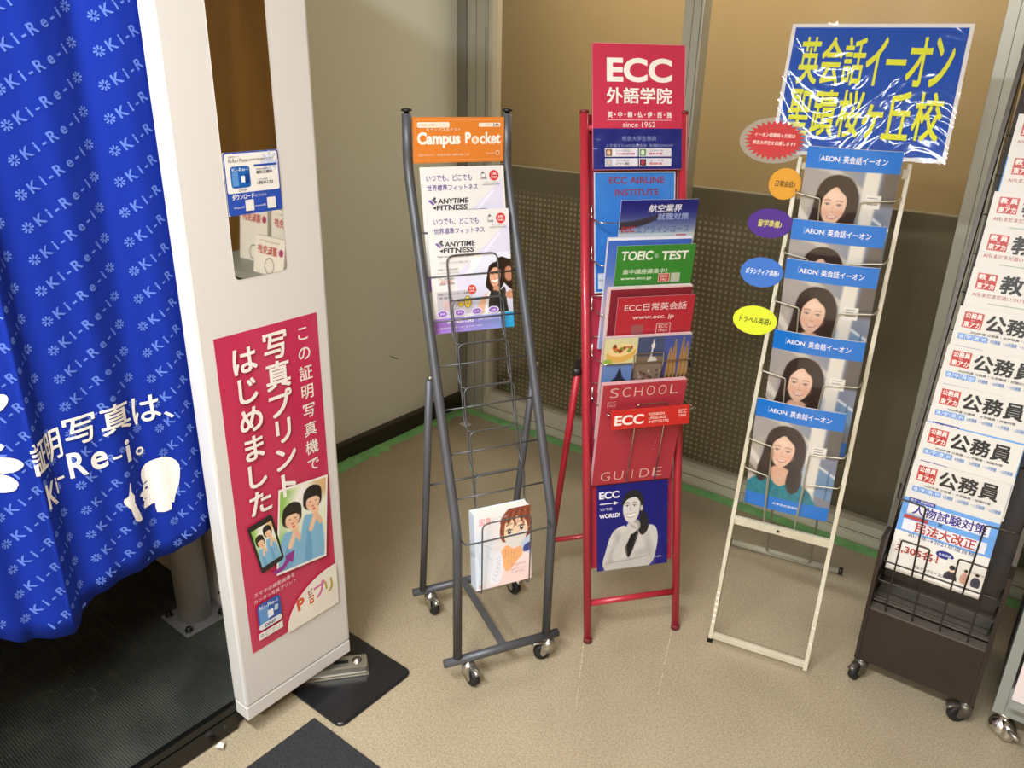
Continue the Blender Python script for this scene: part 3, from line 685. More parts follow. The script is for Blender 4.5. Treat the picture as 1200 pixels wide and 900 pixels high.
def blob(pts, col='ece9e2', k=4, lift=.0022):
    P = cr(pts, k) if k else pts
    bm = bmesh.new(); vs = [bm.verts.new((p[0], p[1], 0)) for p in P]
    for t in tessellate_polygon([[Vector((p[0], p[1], 0)) for p in P]]): bm.faces.new([vs[i] for i in t])
    for _ in range(3):
        L_ = [e for e in bm.edges if e.calc_length() > .012]
        if L_: bmesh.ops.subdivide_edges(bm, edges=L_, cuts=1)
        bmesh.ops.triangulate(bm, faces=bm.faces[:])
    bm.verts.index_update(); putc([(v.co.x, v.co.y) for v in bm.verts], [tuple(v.index for v in f.verts) for f in bm.faces], col, lift); bm.free()
HD = [(0.691, 0.761), (0.709, 0.745), (0.712, 0.725), (0.706, 0.693), (0.695, 0.669), (0.691, 0.656), (0.685, 0.659), (0.683, 0.643), (0.658, 0.646), (0.657, 0.667), (0.65, 0.667), (0.632, 0.666), (0.632, 0.676), (0.635, 0.681), (0.631, 0.685), (0.633, 0.691), (0.625, 0.698), (0.634, 0.705), (0.638, 0.715), (0.636, 0.732), (0.639, 0.747), (0.651, 0.758), (0.669, 0.763)]
blob(HD, k=2); blob([(0.607, 0.736), (0.609, 0.735), (0.608, 0.717), (0.613, 0.707), (0.611, 0.692), (0.622, 0.649), (0.607, 0.653), (0.601, 0.682), (0.591, 0.699), (0.592, 0.71), (0.601, 0.713)], k=2)
blob([(.640, .709), (.647, .711), (.647, .706), (.641, .705)], '2a3a90', 0, .003); blob([(.637, .719), (.648, .722), (.648, .720), (.637, .717)], '2a3a90', 0, .003); blob([(.633, .686), (.640, .687), (.640, .685)], '2a3a90', 0, .003)
for k in range(12):      # large flower at the left
    t = math.radians((-30, -15.5, 1, 32)[k]) if k < 4 else math.radians(32 + 37 * (k - 3)); fx, fz = .268, .890; R0, R1, w = .060, (.150, .149, .124, .168, .15)[min(k, 4)], .014; q = [(R0, 0), (R0 + .02, w * .7), (R1 - .02, w), (R1, 0), (R1 - .02, -w), (R0 + .02, -w * .7)]
    blob([(fx + a * math.cos(t) - b * math.sin(t), fz + a * math.sin(t) + b * math.cos(t)) for a, b in q])
me = bpy.data.meshes.new('cloth_print'); me.from_pydata([(v[0] + 1.4, v[1] - .28, v[2] - 1.9) for v in SV], [], SF); me.update()
a = me.attributes.new('ink', 'FLOAT_COLOR', 'POINT'); c = np.ones((len(SV), 4)); c[:, :3] = np.concatenate(SC_); a.data.foreach_set('color', c.ravel()); me.materials.append(CURT_INK)
link('cloth_print', me, curt)
# ceiling lamps outside the view; all but the first are added fill
for p, sx, sy, e in LAMPS:
    t = thing('ceiling_light', ['long white fluorescent fitting on the ceiling above the viewer', 'fluorescent fill fitting added on the ceiling nearest the wooden wall', 'rear fluorescent fill fitting added on the ceiling behind the viewer'][LAMPS.index((p, sx, sy, e))], 'lamp', Matrix.Translation((p[0], p[1], 2.62)), 'ceiling fittings')
    mb = MB(); mb.box((-sx / 2 - .03, -sy / 2 - .03, -.065), (sx / 2 + .03, sy / 2 + .03, 0), bev=.006); mb.build('fitting_body', WHITE, t)
# ------------------------------------------------------------------ portraits and pictures
def brochure_pic():
    P = Pic(1.51, 120, '8d8c90')
    P.grad('8a8587', '7c8ba6', 70); P.ell(.2, 1.1, .4, .3, 'a9a29d', soft=.3); P.poly([(-.1, 1.30), (.25, 1.25), (.75, .95), (.75, 1.02), (.30, 1.33), (-.1, 1.40)], 'c9c3b8', .03, False)
    P.poly([(-.1, .85), (.12, 1.0), (.14, .3), (-.1, .2)], 'b9aea3', .06, False); P.poly([(-.1, .95), (.20, .60), (.20, .52), (-.1, .80)], 'ddd5c8', .03, False); P.poly([(-.1, .72), (.2, .40), (.2, .34), (-.1, .60)], '7e7167', .02, False)
    P.poly([(.85, 1.3), (1.1, 1.3), (1.1, .9), (.82, .9)], '6d6660', .05, False); P.poly([(.66, 1.3), (.82, 1.3), (.80, .2), (.62, .2)], 'e3ded2', .03, False)
    P.poly([(.82, .72), (1.05, .62), (1.05, .28), (.80, .34)], '7593b4', .03, False); P.line([(.82, .75), (1.05, .60)], .03, 'd9dde0', .02); P.line([(.93, .7), (.93, .3)], .02, '5a7698', .01); P.poly([(.30, .8), (.66, .72), (.64, .4), (.3, .3)], '93a5ba', .08, False)
    # hair behind
    P.poly([(.16, .92), (.20, 1.10), (.30, 1.20), (.42, 1.22), (.54, 1.17), (.62, 1.03), (.64, .85), (.62, .60), (.64, .45), (.60, .32), (.48, .30), (.46, .55), (.22, .50), (.13, .40), (.10, .55), (.14, .75)], '3b2b25', .015)
    P.poly([(.27, .62), (.47, .62), (.50, .36), (.40, .28), (.26, .33)], 'dcae92', .02)
    P.poly([(-.02, .28), (.10, .44), (.25, .52), (.30, .43), (.40, .38), (.48, .44), (.52, .50), (.68, .42), (.78, .30), (.82, .05), (-.02, .05)], '1f7d8c', .015)
    P.noise(.10, 40, (0, .17, .8, .45)); P.poly([(.28, .52), (.31, .42), (.39, .37), (.46, .44), (.48, .55)], 'dcae92', .012)
    P.poly([(.48, .62), (.56, .70), (.63, .60), (.63, .44), (.60, .33), (.52, .30), (.46, .42)], '35261f', .015); P.poly([(.14, .60), (.20, .66), (.25, .50), (.17, .38), (.10, .44)], '35261f', .015)
    P.zoom(.375, .86, .86, .86)
    # face
    P.poly([(.215, .92), (.225, .78), (.27, .665), (.35, .60), (.43, .64), (.50, .75), (.535, .90), (.52, 1.04), (.40, 1.12), (.26, 1.06)], 'ecc5aa', .012)
    P.ell(.27, .78, .06, .05, 'e8ab95', soft=.06, a=.6); P.ell(.46, .78, .06, .05, 'e8ab95', soft=.06, a=.6); P.ell(.36, 1.0, .10, .06, 'f6dac6', soft=.08, a=.7)
    P.poly([(.17, .78), (.20, 1.02), (.30, 1.16), (.44, 1.19), (.56, 1.08), (.585, .86), (.545, .86), (.52, .99), (.44, 1.07), (.38, 1.12), (.30, 1.06), (.235, .96), (.215, .80)], '3b2b25', .01)
    for x, y, a in ((.295, .885, 4), (.445, .880, -4)):
        P.ell(x, y, .032, .011, 'eadcd2', ang=a); P.ell(x, y, .016, .013, '3a2922', soft=.012); P.line([(x - .036, y + .004), (x, y + .015), (x + .036, y + .004)], .007, '4a342b', .010); P.line([(x - .040, y + .052), (x + .005, y + .062), (x + .040, y + .050)], .010, '8a6856', .014); P.ell(x + .005, y + .005, .005, .005, 'ffffff')
    P.line([(.372, .87), (.365, .80)], .012, 'dca88c', .02); P.line([(.345, .787), (.372, .776), (.398, .787)], .008, 'b98066', .008)
    P.poly([(.30, .735), (.33, .727), (.37, .722), (.412, .727), (.445, .735), (.415, .700), (.37, .686), (.325, .700)], 'c46a64', .010); P.poly([(.315, .728), (.37, .719), (.43, .728), (.405, .708), (.37, .701), (.335, .708)], 'f6ece4', .008)
    P.line([(.33, .640), (.37, .632), (.41, .64)], .010, 'dba88b', .02); P.line([(.33, .47), (.385, .40), (.45, .52)], .005, 'd9d5cc')
    P.unzoom()
    # note card
    P.poly([(.70, 1.02), (.86, 1.02), (.86, .87), (.70, .87)], 'efebe2', .008, False)
    for k, w in ((.99, .10), (.955, .08), (.92, .11)): P.line([(.725, k), (.725 + w, k)], .008, '8d8a86')
    # bands
    P.poly([(-.1, 1.27), (1.1, 1.27), (1.1, 1.6), (-.1, 1.6)], '1b78d4', .008, False); P.poly([(-.1, -.1), (1.1, -.1), (1.1, .19), (-.1, .19)], '1b78d4', .008, False)
    return P
BP = brochure_pic(); BW, BH = .217, .3277
pr = Print(); pr.pic(BP, 0, 0, BW, BH)
k = BW
pr.rrect(.14 * k, 1.345 * k, .375 * k, 1.435 * k, .004, '7fb2e8'); pr.rrect(.146 * k, 1.351 * k, .369 * k, 1.429 * k, .003, '1b78d4')
pr.fit('AEON', .155 * k, 1.362 * k, .36 * k, 1.418 * k, 'f2f4f6', .02); pr.fit('英会話イーオン', .40 * k, 1.352 * k, .86 * k, 1.43 * k, 'f2f4f6', .02)
for j in range(3): pr.fit(['なりたい', '私になる', '英会話。'][j], .725 * k, (.985 - j * .037) * k, (.80 + .02 * j) * k, (.998 - j * .037) * k, '77736f')
pr.fit('大学生の英会話', .34 * k, .085 * k, .66 * k, .12 * k, 'f2f4f6', .02)
AEON_BEND = bow(.007, BW)
AEON_ME = pr.mesh('cover_print', GLOSSY, AEON_BEND)

# ------------------------------------------------------------------ castors
def caster(parent, x, y, ztop, r, ang, lever=True, wheel=RUBBER, cup=ZINC):
    M = Matrix.Translation((x, y, 0)) @ Matrix.Rotation(math.radians(ang), 4, 'Z')
    mb = MB(); mb.lathe([(.005, ztop - r * 1.9), (r * .70, ztop - r * 1.5 - .006), (r * .78, ztop - .012), (r * .55, ztop - .006), (.006, ztop - .004), (.006, ztop)], (0, 0, 0), (0, 0, 1), 16, 0, M)
    for s in (-1, 1):
        y0 = s * r * .50; mb.add([(-.004, y0, ztop - .012), (r * .9, y0, ztop - .014), (r * 1.0, y0, r * 1.0), (r * .75, y0, r * .62), (r * .45, y0, r * .8), (-.004 + r * .1, y0, ztop - r * 1.0),
                (-.004, y0 + s * .002, ztop - .012), (r * .9, y0 + s * .002, ztop - .014), (r * 1.0, y0 + s * .002, r * 1.0), (r * .75, y0 + s * .002, r * .62), (r * .45, y0 + s * .002, r * .8), (-.004 + r * .1, y0 + s * .002, ztop - r * 1.0)],
               [(0, 1, 2, 3, 4, 5), (6, 7, 8, 9, 10, 11)] + [(i, (i + 1) % 6, 6 + (i + 1) % 6, 6 + i) for i in range(6)], 0, False, M)
    mb.lathe([(r * .16, -r * .58), (r * .16, r * .58)], (r * .72, 0, r), (0, 1, 0), 10, 0, M)
    c = mb.build('caster', cup, parent)
    mb = MB(); mb.lathe([(r * .55, -r * .36), (r * .93, -r * .38), (r, -r * .24), (r, r * .24), (r * .93, r * .38), (r * .55, r * .36)], (r * .72, 0, r), (0, 1, 0), 22, 0, M); mb.build('wheel', wheel, c)
    if lever:
        mb = MB(); mb.tube([(r * .3, 0, ztop - r * .5), (r * 1.5, 0, ztop - r * .55), (r * 1.95, 0, ztop - r * .75)], r * .18, 8, False, .004, 0, M, 2.2); mb.build('brake_lever', cup, c)
    return c

# ================================================================== RACK 1 : grey wire rack with the orange header
R1 = rackM(-1.089, 1.207, 61.92); T = thing('brochure_rack', 'dark grey tubular wire rack on castors with an orange header board', 'rack', R1, 'leaflet racks')
for w in (0, .253):
    mb = MB(); mb.tube([(w, 0, .085), (w, -.004, .448), (w, .3263, 1.272), (w, .3263, 1.392)], .0115, 12, False, .035); mb.build('upright', GREY_STEEL, T)
    mb = MB(); mb.lathe([(.006, 0), (.006, .004), (.0125, .005), (.0125, .010), (.004, .012)], (w, .3263, 1.392), (0, 0, 1), 14); mb.build('end_cap', BLACKP, T)
mb = MB(); mb.tube([(-.036, 0, .075), (.289, 0, .075)], .0115, 12); mb.build('front_bar', GREY_STEEL, T)
mb = MB(); mb.tube([(-.022, .312, .075), (.303, .312, .075)], .0115, 12); mb.build('rear_bar', GREY_STEEL, T)
mb = MB(); mb.box((.118, 0, .082), (.138, .312, .087)); mb.build('floor_strut', GREY_STEEL, T)
for w, s in ((-.013, -1), (.266, 1)):
    mb = MB(); mb.tube([(w + (.018 if s < 0 else -.004), .308, .08), (w + (.010 if s < 0 else .0), .24, .36), (w, .151, .80)], .0095, 10); mb.build('rear_leg', GREY_STEEL, T)
    mb = MB(); mb.lathe([(.006, -.004), (.006, .003), (.003, .005)], (w, .144, .806), (s, 0, 0), 10); mb.build('hinge_bolt', CHROME, T)
mb = MB(); mb.tube([(0, .225, .47), (.262, .225, .47)], .003, 8); mb.build('rear_tie_wire', GREY_WIRE, T)
k1 = .396; pn = lambda z: k1 * (z - .448)
for i, zh in enumerate((1.126, 1.027, .928, .829, .731, .631, .530, .424)):
    if i == 7:      # lowest pocket stands out in front of the book
        mb = MB(); mb.tube([(.008, -.004, .438), (.006, -.045, .449), (.229, -.045, .449), (.245, -.004, .438)], .0021, 6, False, .012); mb.build('shelf_wire', GREY_WIRE, T)
        mb = MB(); mb.tube([(.047, .012, .290), (.047, -.047, .297), (.047, -.047, .498), (.174, -.047, .498), (.174, -.047, .297), (.174, .012, .290)], .0020, 6, True, .018); mb.build('pocket_guide', GREY_WIRE, T); continue
    n = pn(zh)
    mb = MB(); mb.tube([(.012, n, zh), (.241, n, zh)], .0021, 6); mb.build('shelf_wire', GREY_WIRE, T)
    zt = zh + .048; zb = zh - .150; nt = n - .003 + .2 * .048; nb = n - .003 - .2 * .15
    a, b = .062, .194
    if i == 6: nb = .036; nt += .003
    mb = MB(); mb.tube([(a, nb - (.028 if i < 6 else -.004), zb - .006), (a, nb - .002, zb + .012), (a, nt, zt), (b, nt, zt), (b, nb - .002, zb + .012), (b, nb - (.028 if i < 6 else -.004), zb - .006)], .0019, 6, True, .020); mb.build('pocket_guide', GREY_WIRE, T)
for x, y, a in ((.030, 0, -75), (.262, 0, 165), (.030, .312, -80), (.285, .312, -70)): caster(T, x, y, .066, .0235, a)
# header board
pr = Print(); W_, H_ = .230, .103
pr.rrect(0, 0, W_, H_, .003, 'd97f32')
for (a, b, c, d) in ((.006, .006, W_ - .006, .0066), (.006, H_ - .0066, W_ - .006, H_ - .006), (.006, .006, .0066, H_ - .006), (W_ - .0066, .006, W_ - .006, H_ - .006)): pr.rect(a, b, c, d, 'f0b27c')
pr.rrect(.010, .080, .090, .092, .004, 'f3e6d2'); pr.fit('ご自由にお取りください', .014, .083, .084, .089, 'd07830'); pr.rrect(.164, .081, .220, .090, .002, 'f3e6d2'); pr.fit('キャンパス掲示板', .166, .083, .196, .088, 'a08060'); pr.fit('24h', .200, .0825, .217, .0885, '4a4038', .02)
pr.fit('Campus', .010, .034, .117, .070, 'f6efe2', .045); pr.fit('P', .129, .043, .144, .069, 'f6efe2', .045); pr.ell(.155, .051, .0095, .0095, 'f6efe2'); pr.ell(.155, .051, .0045, .0045, 'e9a05c')
for q in range(8): t = q * math.pi / 4; pr.ell(.155 + .0068 * math.cos(t), .051 + .0068 * math.sin(t), .0012, .0012, 'd97f32', 8)
pr.fit('cket', .167, .0415, .221, .0690, 'f6efe2', .032)
for q, ch in enumerate('キャンパスポケット'): pr.em(ch, .036 + q * .0098, .0755, .0085, 'f3e6d2', .01)
pr.fit('大学生のみなさまへ。学生生活に役立つ情報をお届けします', .010, .015, .140, .021, 'f3dcc0'); pr.fit('Benesse', .184, .018, .204, .022, 'f3dcc0'); pr.ring(.213, .0205, .0058, .0015, 'f3dcc0', 16)
leaflet('header_board', 'orange header board with rounded white title at the top of the grey rack', 'sign', sheetM(R1, .0115, .318, 1.281, .318, 1.382), W_, H_, .004, pr, 'd9732a')

# the two fitness flyers
lady = Pic(1.35, 110, 'cfd6e6')
lady.grad('c9cbe0', 'dfe3ee', 90); lady.poly([(0, 1.35), (.35, 1.35), (-.1, .75)], 'ecebe8', .02, False); lady.poly([(.2, .3), (.45, .45), (.42, -.1), (.1, -.1)], 'e9b79a', .02); lady.poly([(.30, .1), (.42, .48), (.52, .5), (.46, -.1), (.34, -.1)], 'e7e9ee', .02)
lady.poly([(.60, 1.0), (.72, 1.24), (.92, 1.20), (1.1, 1.1), (1.1, .5), (.86, .6)], '2e2019', .015); lady.ell(.93, .86, .11, .17, 'b87f63', soft=.02)
lady.poly([(.36, .60), (.40, .86), (.46, 1.06), (.62, 1.14), (.80, 1.06), (.84, .9), (.78, .6), (.62, .5), (.52, .44)], '32231b', .012)
lady.poly([(.45, .92), (.455, .80), (.48, .67), (.545, .585), (.625, .60), (.70, .70), (.735, .85), (.72, .98), (.60, 1.05), (.49, 1.0)], 'd7a283', .01)
lady.poly([(.41, .55), (.415, .90), (.50, 1.06), (.66, 1.08), (.76, 1.0), (.73, .96), (.62, 1.02), (.52, .98), (.46, .85), (.455, .60), (.50, .48)], '2a1c15', .01)
for x, y in ((.535, .865), (.645, .875)): lady.line([(x - .03, y), (x, y + .012), (x + .032, y + .002)], .014, '2c1c14'); lady.line([(x - .035, y + .05), (x + .04, y + .062)], .014, '4c3225', .01)
lady.poly([(.51, .745), (.58, .735), (.66, .755), (.63, .69), (.57, .668), (.53, .69)], 'fbf3ec', .006); lady.line([(.505, .75), (.58, .737), (.665, .76)], .010, 'a4534a'); lady.line([(.525, .70), (.57, .66), (.64, .69)], .012, 'b0564c'); lady.line([(.575, .85), (.565, .79), (.59, .785)], .010, 'b57c60')
lady.poly([(.54, .58), (.66, .60), (.70, .4), (.56, .4)], 'c48d6f', .015); lady.poly([(.44, .42), (.58, .50), (.68, .46), (.82, .56), (.86, .2), (.86, -.1), (.42, -.1)], '37352f', .012); lady.noise(.10, 30, (.42, 0, .86, .5)); lady.poly([(.84, .42), (1.02, .50), (1.05, .36), (.95, .28), (.84, .34)], 'c68f70', .01); lady.line([(.86, .40), (1.0, .44)], .01, '96624a')
def fitness():
    pr = Print(); W_, H_ = .208, .291
    pr.rect(0, 0, W_, H_, 'dfdcd9'); pr.poly([(.070, .055), (.208, .190), (.208, .262), (.060, .135)], 'd5d3e6'); pr.poly([(.085, .055), (.208, .170), (.208, .060)], 'c4cde2'); pr.poly([(.092, .135), (.185, .232), (.180, .236), (.085, .139)], 'e3e0ee')
    pr.pic(lady, .100, .040, .208, .186)
    pr.fit('いつでも、どこでも', .014, .258, .128, .273, '5e4a8e', .015); pr.fit('世界標準フィットネス', .014, .236, .142, .250, '5e4a8e', .015)
    pr.fit('ANYTIME', .038, .206, .115, .218, '38383c', .03, .12); pr.fit('FITNESS', .034, .191, .112, .203, '38383c', .03, .12)
    pr.poly([(.014, .214), (.020, .216), (.030, .206), (.026, .203)], '7a5aa8'); pr.poly([(.022, .217), (.029, .218), (.037, .210), (.031, .207)], '6a6a70'); pr.poly([(.024, .197), (.034, .201), (.032, .193)], '38383c'); pr.ell(.031, .219, .003, .003, '38383c', 12)
    pr.fit('Get to a healthier place', .018, .180, .110, .186, '6a6670', .01, .1); pr.rrect(.020, .165, .104, .172, .003, 'd8d5d2'); pr.fit('エニタイムフィットネス  聖蹟桜ヶ丘店', .024, .1665, .094, .1705, '77757a')
    pr.ell(.186, .268, .0125, .0125, 'c93a3c'); pr.fit('24h', .179, .269, .193, .275, 'f6e6e2', .02); pr.fit('年中無休', .178, .261, .194, .266, 'f6e6e2', .02)
    pr.ell(.157, .275, .003, .003, '55555c', 10); pr.fit('24時間', .150, .259, .167, .264, '6a6670'); pr.ring(.158, .269, .007, .0012, '8b8b92', 18); pr.fit('マシンジム', .160, .250, .196, .254, '77757a'); pr.fit('24時間年中無休営業', .154, .245, .200, .2485, '77757a')
    for q, (t, z) in enumerate((('24時間いつでも好きな時間に', .150), ('トレーニングができます', .142), ('入会金', .128), ('会費', .116))): pr.fit(t, .016, z, .070 - .012 * (q > 1), z + .005, '8a868a')
    pr.fit('¥7,000', .022, .118, .052, .127, 'd59a8e', .03); pr.rect(.010, .044, .100, .100, 'bdb7bc'); pr.fit('新規ご入会キャンペーン実施中', .014, .091, .096, .096, '3d3b42', .01); pr.fit('今なら', .014, .082, .050, .088, '3d3b42', .01); pr.fit('月会費', .026, .055, .044, .078, 'e0a8a0', .02)
    pr.ell(.101, .101, .011, .011, 'cf4030'); pr.fit('先着', .094, .101, .108, .107, 'f6e6e2', .02); pr.fit('100名', .095, .095, .107, .0995, 'f6e6e2', .02)
    pr.fit('0', .079, .057, .097, .086, '5a4a10', .06); pr.fit('0', .0805, .0585, .0955, .0845, 'f0cf28', .03); pr.fit('¥', .062, .060, .078, .074, '5a4a10', .05); pr.fit('¥', .063, .061, .077, .073, 'f0cf28', .02)
    for q in range(4): pr.ell(.022 + q * .044, .047, .015, .009, 'd9cfe6', 20); pr.ell(.022 + q * .044, .047, .0115, .0065, '8c5fb5', 20); pr.fit(['駅近', '安心', '女性', '快適'][q], .016 + q * .044, .045, .028 + q * .044, .049, 'f0eaf6', .02)
    P2 = Pic(.18, 24); P2.grad('a274c6', '7fa0da', 0); pr.pic(P2, 0, 0, .2079, .036); pr.fit('042-400-1243', .032, .022, .100, .031, 'f2eef8', .03); pr.fit('聖蹟桜ヶ丘駅徒歩3分 見学随時受付中', .112, .024, .186, .028, 'e8e2f4'); pr.fit('東京都多摩市関戸 月〜金 10:00〜19:00', .014, .010, .120, .014, 'e8e2f4')
    pr.rect(.180, .0, .208, .038, '2ba3de'); pr.rrect(.182, .012, .207, .034, .009, '37b4ea')
    return pr.mesh('cover_print', PRINT)
FM_ = fitness()
leaflet('fitness_flyer', 'white fitness flyer in the front pocket, its whole page showing down to the purple strip', 'flyer', sheetM(R1, .0205, .204, .893, .261, 1.180, .6), .208, .291, .003, FM_, group=None)
leaflet('fitness_flyer', 'white fitness flyer behind the front one, directly under the orange header', 'flyer', sheetM(R1, .020, .243, .988, .300, 1.279), .213, .291, .003, FM_)
# comic book
mg = Pic(1.38, 130, 'eee6e4')
mg.grad('f0dcd8', 'efebe8', 90); mg.ell(.1, .5, .3, .6, 'dfe6ee', soft=.3); mg.ell(.75, .1, .4, .25, 'f3d5cf', soft=.2)
mg.poly([(.50, 1.0), (.45, 1.18), (.58, 1.36), (.80, 1.45), (1.1, 1.42), (1.1, .72), (.96, .66), (.90, .80), (.55, .78), (.46, .86)], '8a4a34', .008)
mg.poly([(.50, 1.02), (.52, .88), (.58, .76), (.70, .68), (.82, .72), (.92, .86), (.95, 1.05), (.86, 1.22), (.62, 1.2)], 'f1d3b2', .006)
mg.poly([(.44, .90), (.46, 1.12), (.60, 1.32), (.80, 1.38), (1.0, 1.32), (1.02, 1.0), (.96, .82), (.93, 1.06), (.86, 1.16), (.88, 1.02), (.80, 1.18), (.72, 1.22), (.74, 1.04), (.66, 1.18), (.60, 1.10), (.55, 1.16), (.52, 1.0), (.50, .84)], '8a4a34', .005)
for a in range(9): mg.line([(.60 + a * .05, 1.34 - abs(a - 4) * .01), (.50 + a * .062, 1.02 + (a % 3) * .05)], .010, '4a241a' if a % 2 else 'b06c4c', .006)
for x, y in ((.61, .955), (.83, 1.0)):
    mg.ell(x, y, .045, .048, 'f7f1ec'); mg.ell(x, y, .034, .045, '4a2c22'); mg.ell(x + .008, y + .012, .011, .013, 'ffffff'); mg.line([(x - .055, y + .035), (x, y + .058), (x + .055, y + .03)], .012, '2c1812'); mg.line([(x - .05, y + .12), (x + .05, y + .15 - .05 * (x > .7))], .010, '4a241a')
mg.poly([(.52, .86), (.62, .92), (.74, .91), (.88, .95), (.92, .86), (.84, .72), (.70, .66), (.58, .74)], 'e5e2de', .006); mg.line([(.52, .87), (.45, .93)], .008, 'c9c5c0'); mg.line([(.90, .93), (.98, 1.0)], .008, 'c9c5c0')
mg.poly([(.48, .40), (.46, .62), (.56, .72), (.68, .64), (.82, .66), (.84, .50), (.74, .40), (.64, .28), (.54, .24)], 'f0b27c', .01)
for q in range(4): mg.line([(.54 + q * .055, .64 - q * .01), (.52 + q * .055, .50)], .008, 'c9814c'); mg.line([(.60 + q * .05, .48), (.56 + q * .05, .36)], .007, 'd79560')
mg.poly([(.84, .74), (1.1, .86), (1.1, .48), (.86, .56)], 'c6d4ea', .008); mg.poly([(.88, .66), (1.04, .70), (.98, .56), (.86, .54)], '4b4f8e', .008)
mg.poly([(.24, .10), (.30, .40), (.36, .62), (.46, .60), (.48, .30), (.40, .06)], 'e9eaf2', .01)
for q in range(6): mg.line([(.28 + q * .03, .18 + q * .06), (.34 + q * .022, .10 + q * .075)], .006, 'a9b0cc'); mg.line([(.36, .20 + q * .06), (.44, .24 + q * .06)], .006, 'b3a0c4')
mg.poly([(0, .9), (.12, .86), (.14, .2), (0, .1)], 'd8e5f0', .03); mg.line([(.04, .1), (.10, .34), (.05, .6)], .006, 'b7c2d6'); mg.line([(.15, .82), (.28, .72), (.20, .6), (.30, .5)], .006, 'b9c0d2')
pr = Print(); W_, H_ = .148, .204; pr.pic(mg, 0, 0, W_, H_)
pr.fit('図書', .012, .172, .042, .192, 'e3a3a3', .02); pr.fit('カード', .046, .180, .062, .190, 'b9c0c8'); pr.fit('2020', .064, .184, .084, .189, 'b9c0c8')
pr.fit('Fujimi', .094, .044, .132, .054, 'c98a96'); pr.fit('青春コミックス', .092, .034, .134, .039, 'a88fb0'); pr.fit('第一巻 特別版', .092, .026, .128, .031, 'b39ab8'); pr.fit('ご自由に', .004, .006, .016, .014, 'd56a5e', .02)
B = thing('comic_book', 'thick pale comic book with a brown-haired masked girl on its cover, in the lowest pocket', 'book', sheetM(R1, .0405, -.029, .299, -.010, .503))
mb = MB(); mb.box((.001, .0012, .001), (W_ - .002, .033, H_ - .002)); mb.build('page_block', mat('book_pages', 'e9e4da', .8, 0, (400, .3, .002)), B)
mb = MB(); mb.box((0, 0, 0), (W_, .0012, H_)); mb.box((0, .033, 0), (W_, .0342, H_)); mb.box((-.0012, 0, 0), (0, .0342, H_)); mb.build('book_cover', mat('pale_blue_cover', 'd3deea', .35), B); link('cover_print', pr.mesh('cover_print', PRINT), B)

# ================================================================== RACK 2 : red rack
R2 = rackM(-.916, 1.561, 52.08); T = thing('brochure_rack', 'bright red folding rack with a red and navy header board', 'rack', R2, 'leaflet racks'); k2 = .195
for w in (0, .267):
    mb = MB(); mb.tube([(w, 0, .004), (w, k2 * 1.396, 1.396)], .0112, 12); mb.build('upright', RED, T)
    mb = MB(); mb.lathe([(.0125, 0), (.0125, .012), (.011, .014)], (w, 0, 0), (0, 0, 1), 14); mb.build('foot_cap', mat('dark_red_cap', '6e2226', .5), T)
    mb = MB(); mb.lathe([(.0118, -.004), (.0118, .003), (.006, .005)], (w, k2 * 1.396, 1.398), (0, k2, 1), 14); mb.build('end_cap', mat('dark_red_cap', '6e2226', .5), T)
for z in (.112, 1.36): mb = MB(); mb.tube([(.008, k2 * z + .002, z), (.259, k2 * z + .002, z)], .009, 10); mb.build('cross_bar', RED, T)
for w, s in ((-.019, -1), (.286, 1)):
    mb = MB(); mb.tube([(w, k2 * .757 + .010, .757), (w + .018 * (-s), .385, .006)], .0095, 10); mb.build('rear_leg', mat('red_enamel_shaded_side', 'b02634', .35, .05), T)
    mb = MB(); mb.lathe([(.011, -.012), (.013, 0), (.011, .012)], (w + s * .002, k2 * .757 + .01, .757), (1, 0, 0), 12); mb.box((w - .007, k2 * .757 + .006, .757), (w + .007, k2 * .757 + .016, .792)); mb.build('hinge', BLACKP, T)
mb = MB(); mb.tube([(0, .340, .118), (.27, .340, .118)], .008, 10); mb.build('rear_cross_bar', RED, T)
mb = MB(); S_ = sheetM(Matrix(), .0, k2 * .2 + .020, .2, k2 * 1.39 + .020, 1.39); h = 1.19 * math.hypot(1, k2)
mb.box((.006, 0, 0), (.261, .002, h), 0, S_)
o = mb.build('back_panel', REDPANEL, T)
mb = MB()
for q in range(22):
    for x in (.0165, .2475): mb.box((x - .002, -.0009, .05 + q * .054), (x + .002, .0005, .066 + q * .054), 0, S_)
o2 = mb.build('panel_clip', CHROME, o); o2['kind'] = 'stuff'
for i, (za, zf) in enumerate(((1.145, 1.140), (1.044, 1.036), (.919, .914), (.798, .795), (.686, .674))):
    na, nf = k2 * za, k2 * zf - (.040, .040, .040, .062, .086)[i]
    mb = MB(); mb.tube([(.016, na - .001, za + .035), (.016, na - .001, za), (.029, nf, zf), (.271, nf, zf), (.257, na - .001, za), (.257, na - .001, za + .035)], .0019, 7, False, .010)
    a, b = .108, .190
    zb_ = zf - .19 if i < 4 else .455; nq = k2 * zb_ + .002 if i < 4 else .073; up_ = .026 if i > 2 else .001
    if i > 2: mb.tube([(a, nq, zb_), (a, nf - .002, zf), (a, nf - .003, zf + up_), (b, nf - .003, zf + up_), (b, nf - .002, zf), (b, nq, zb_)], .0019, 7, False, .006)
    mb.build('wire_basket', CHROME, T); mb = MB(); mb.tube([(.02, k2 * zb_ + .005, zb_), (.25, k2 * zb_ + .005, zb_)], .0017, 6); mb.build('support_rod', CHROME, T)
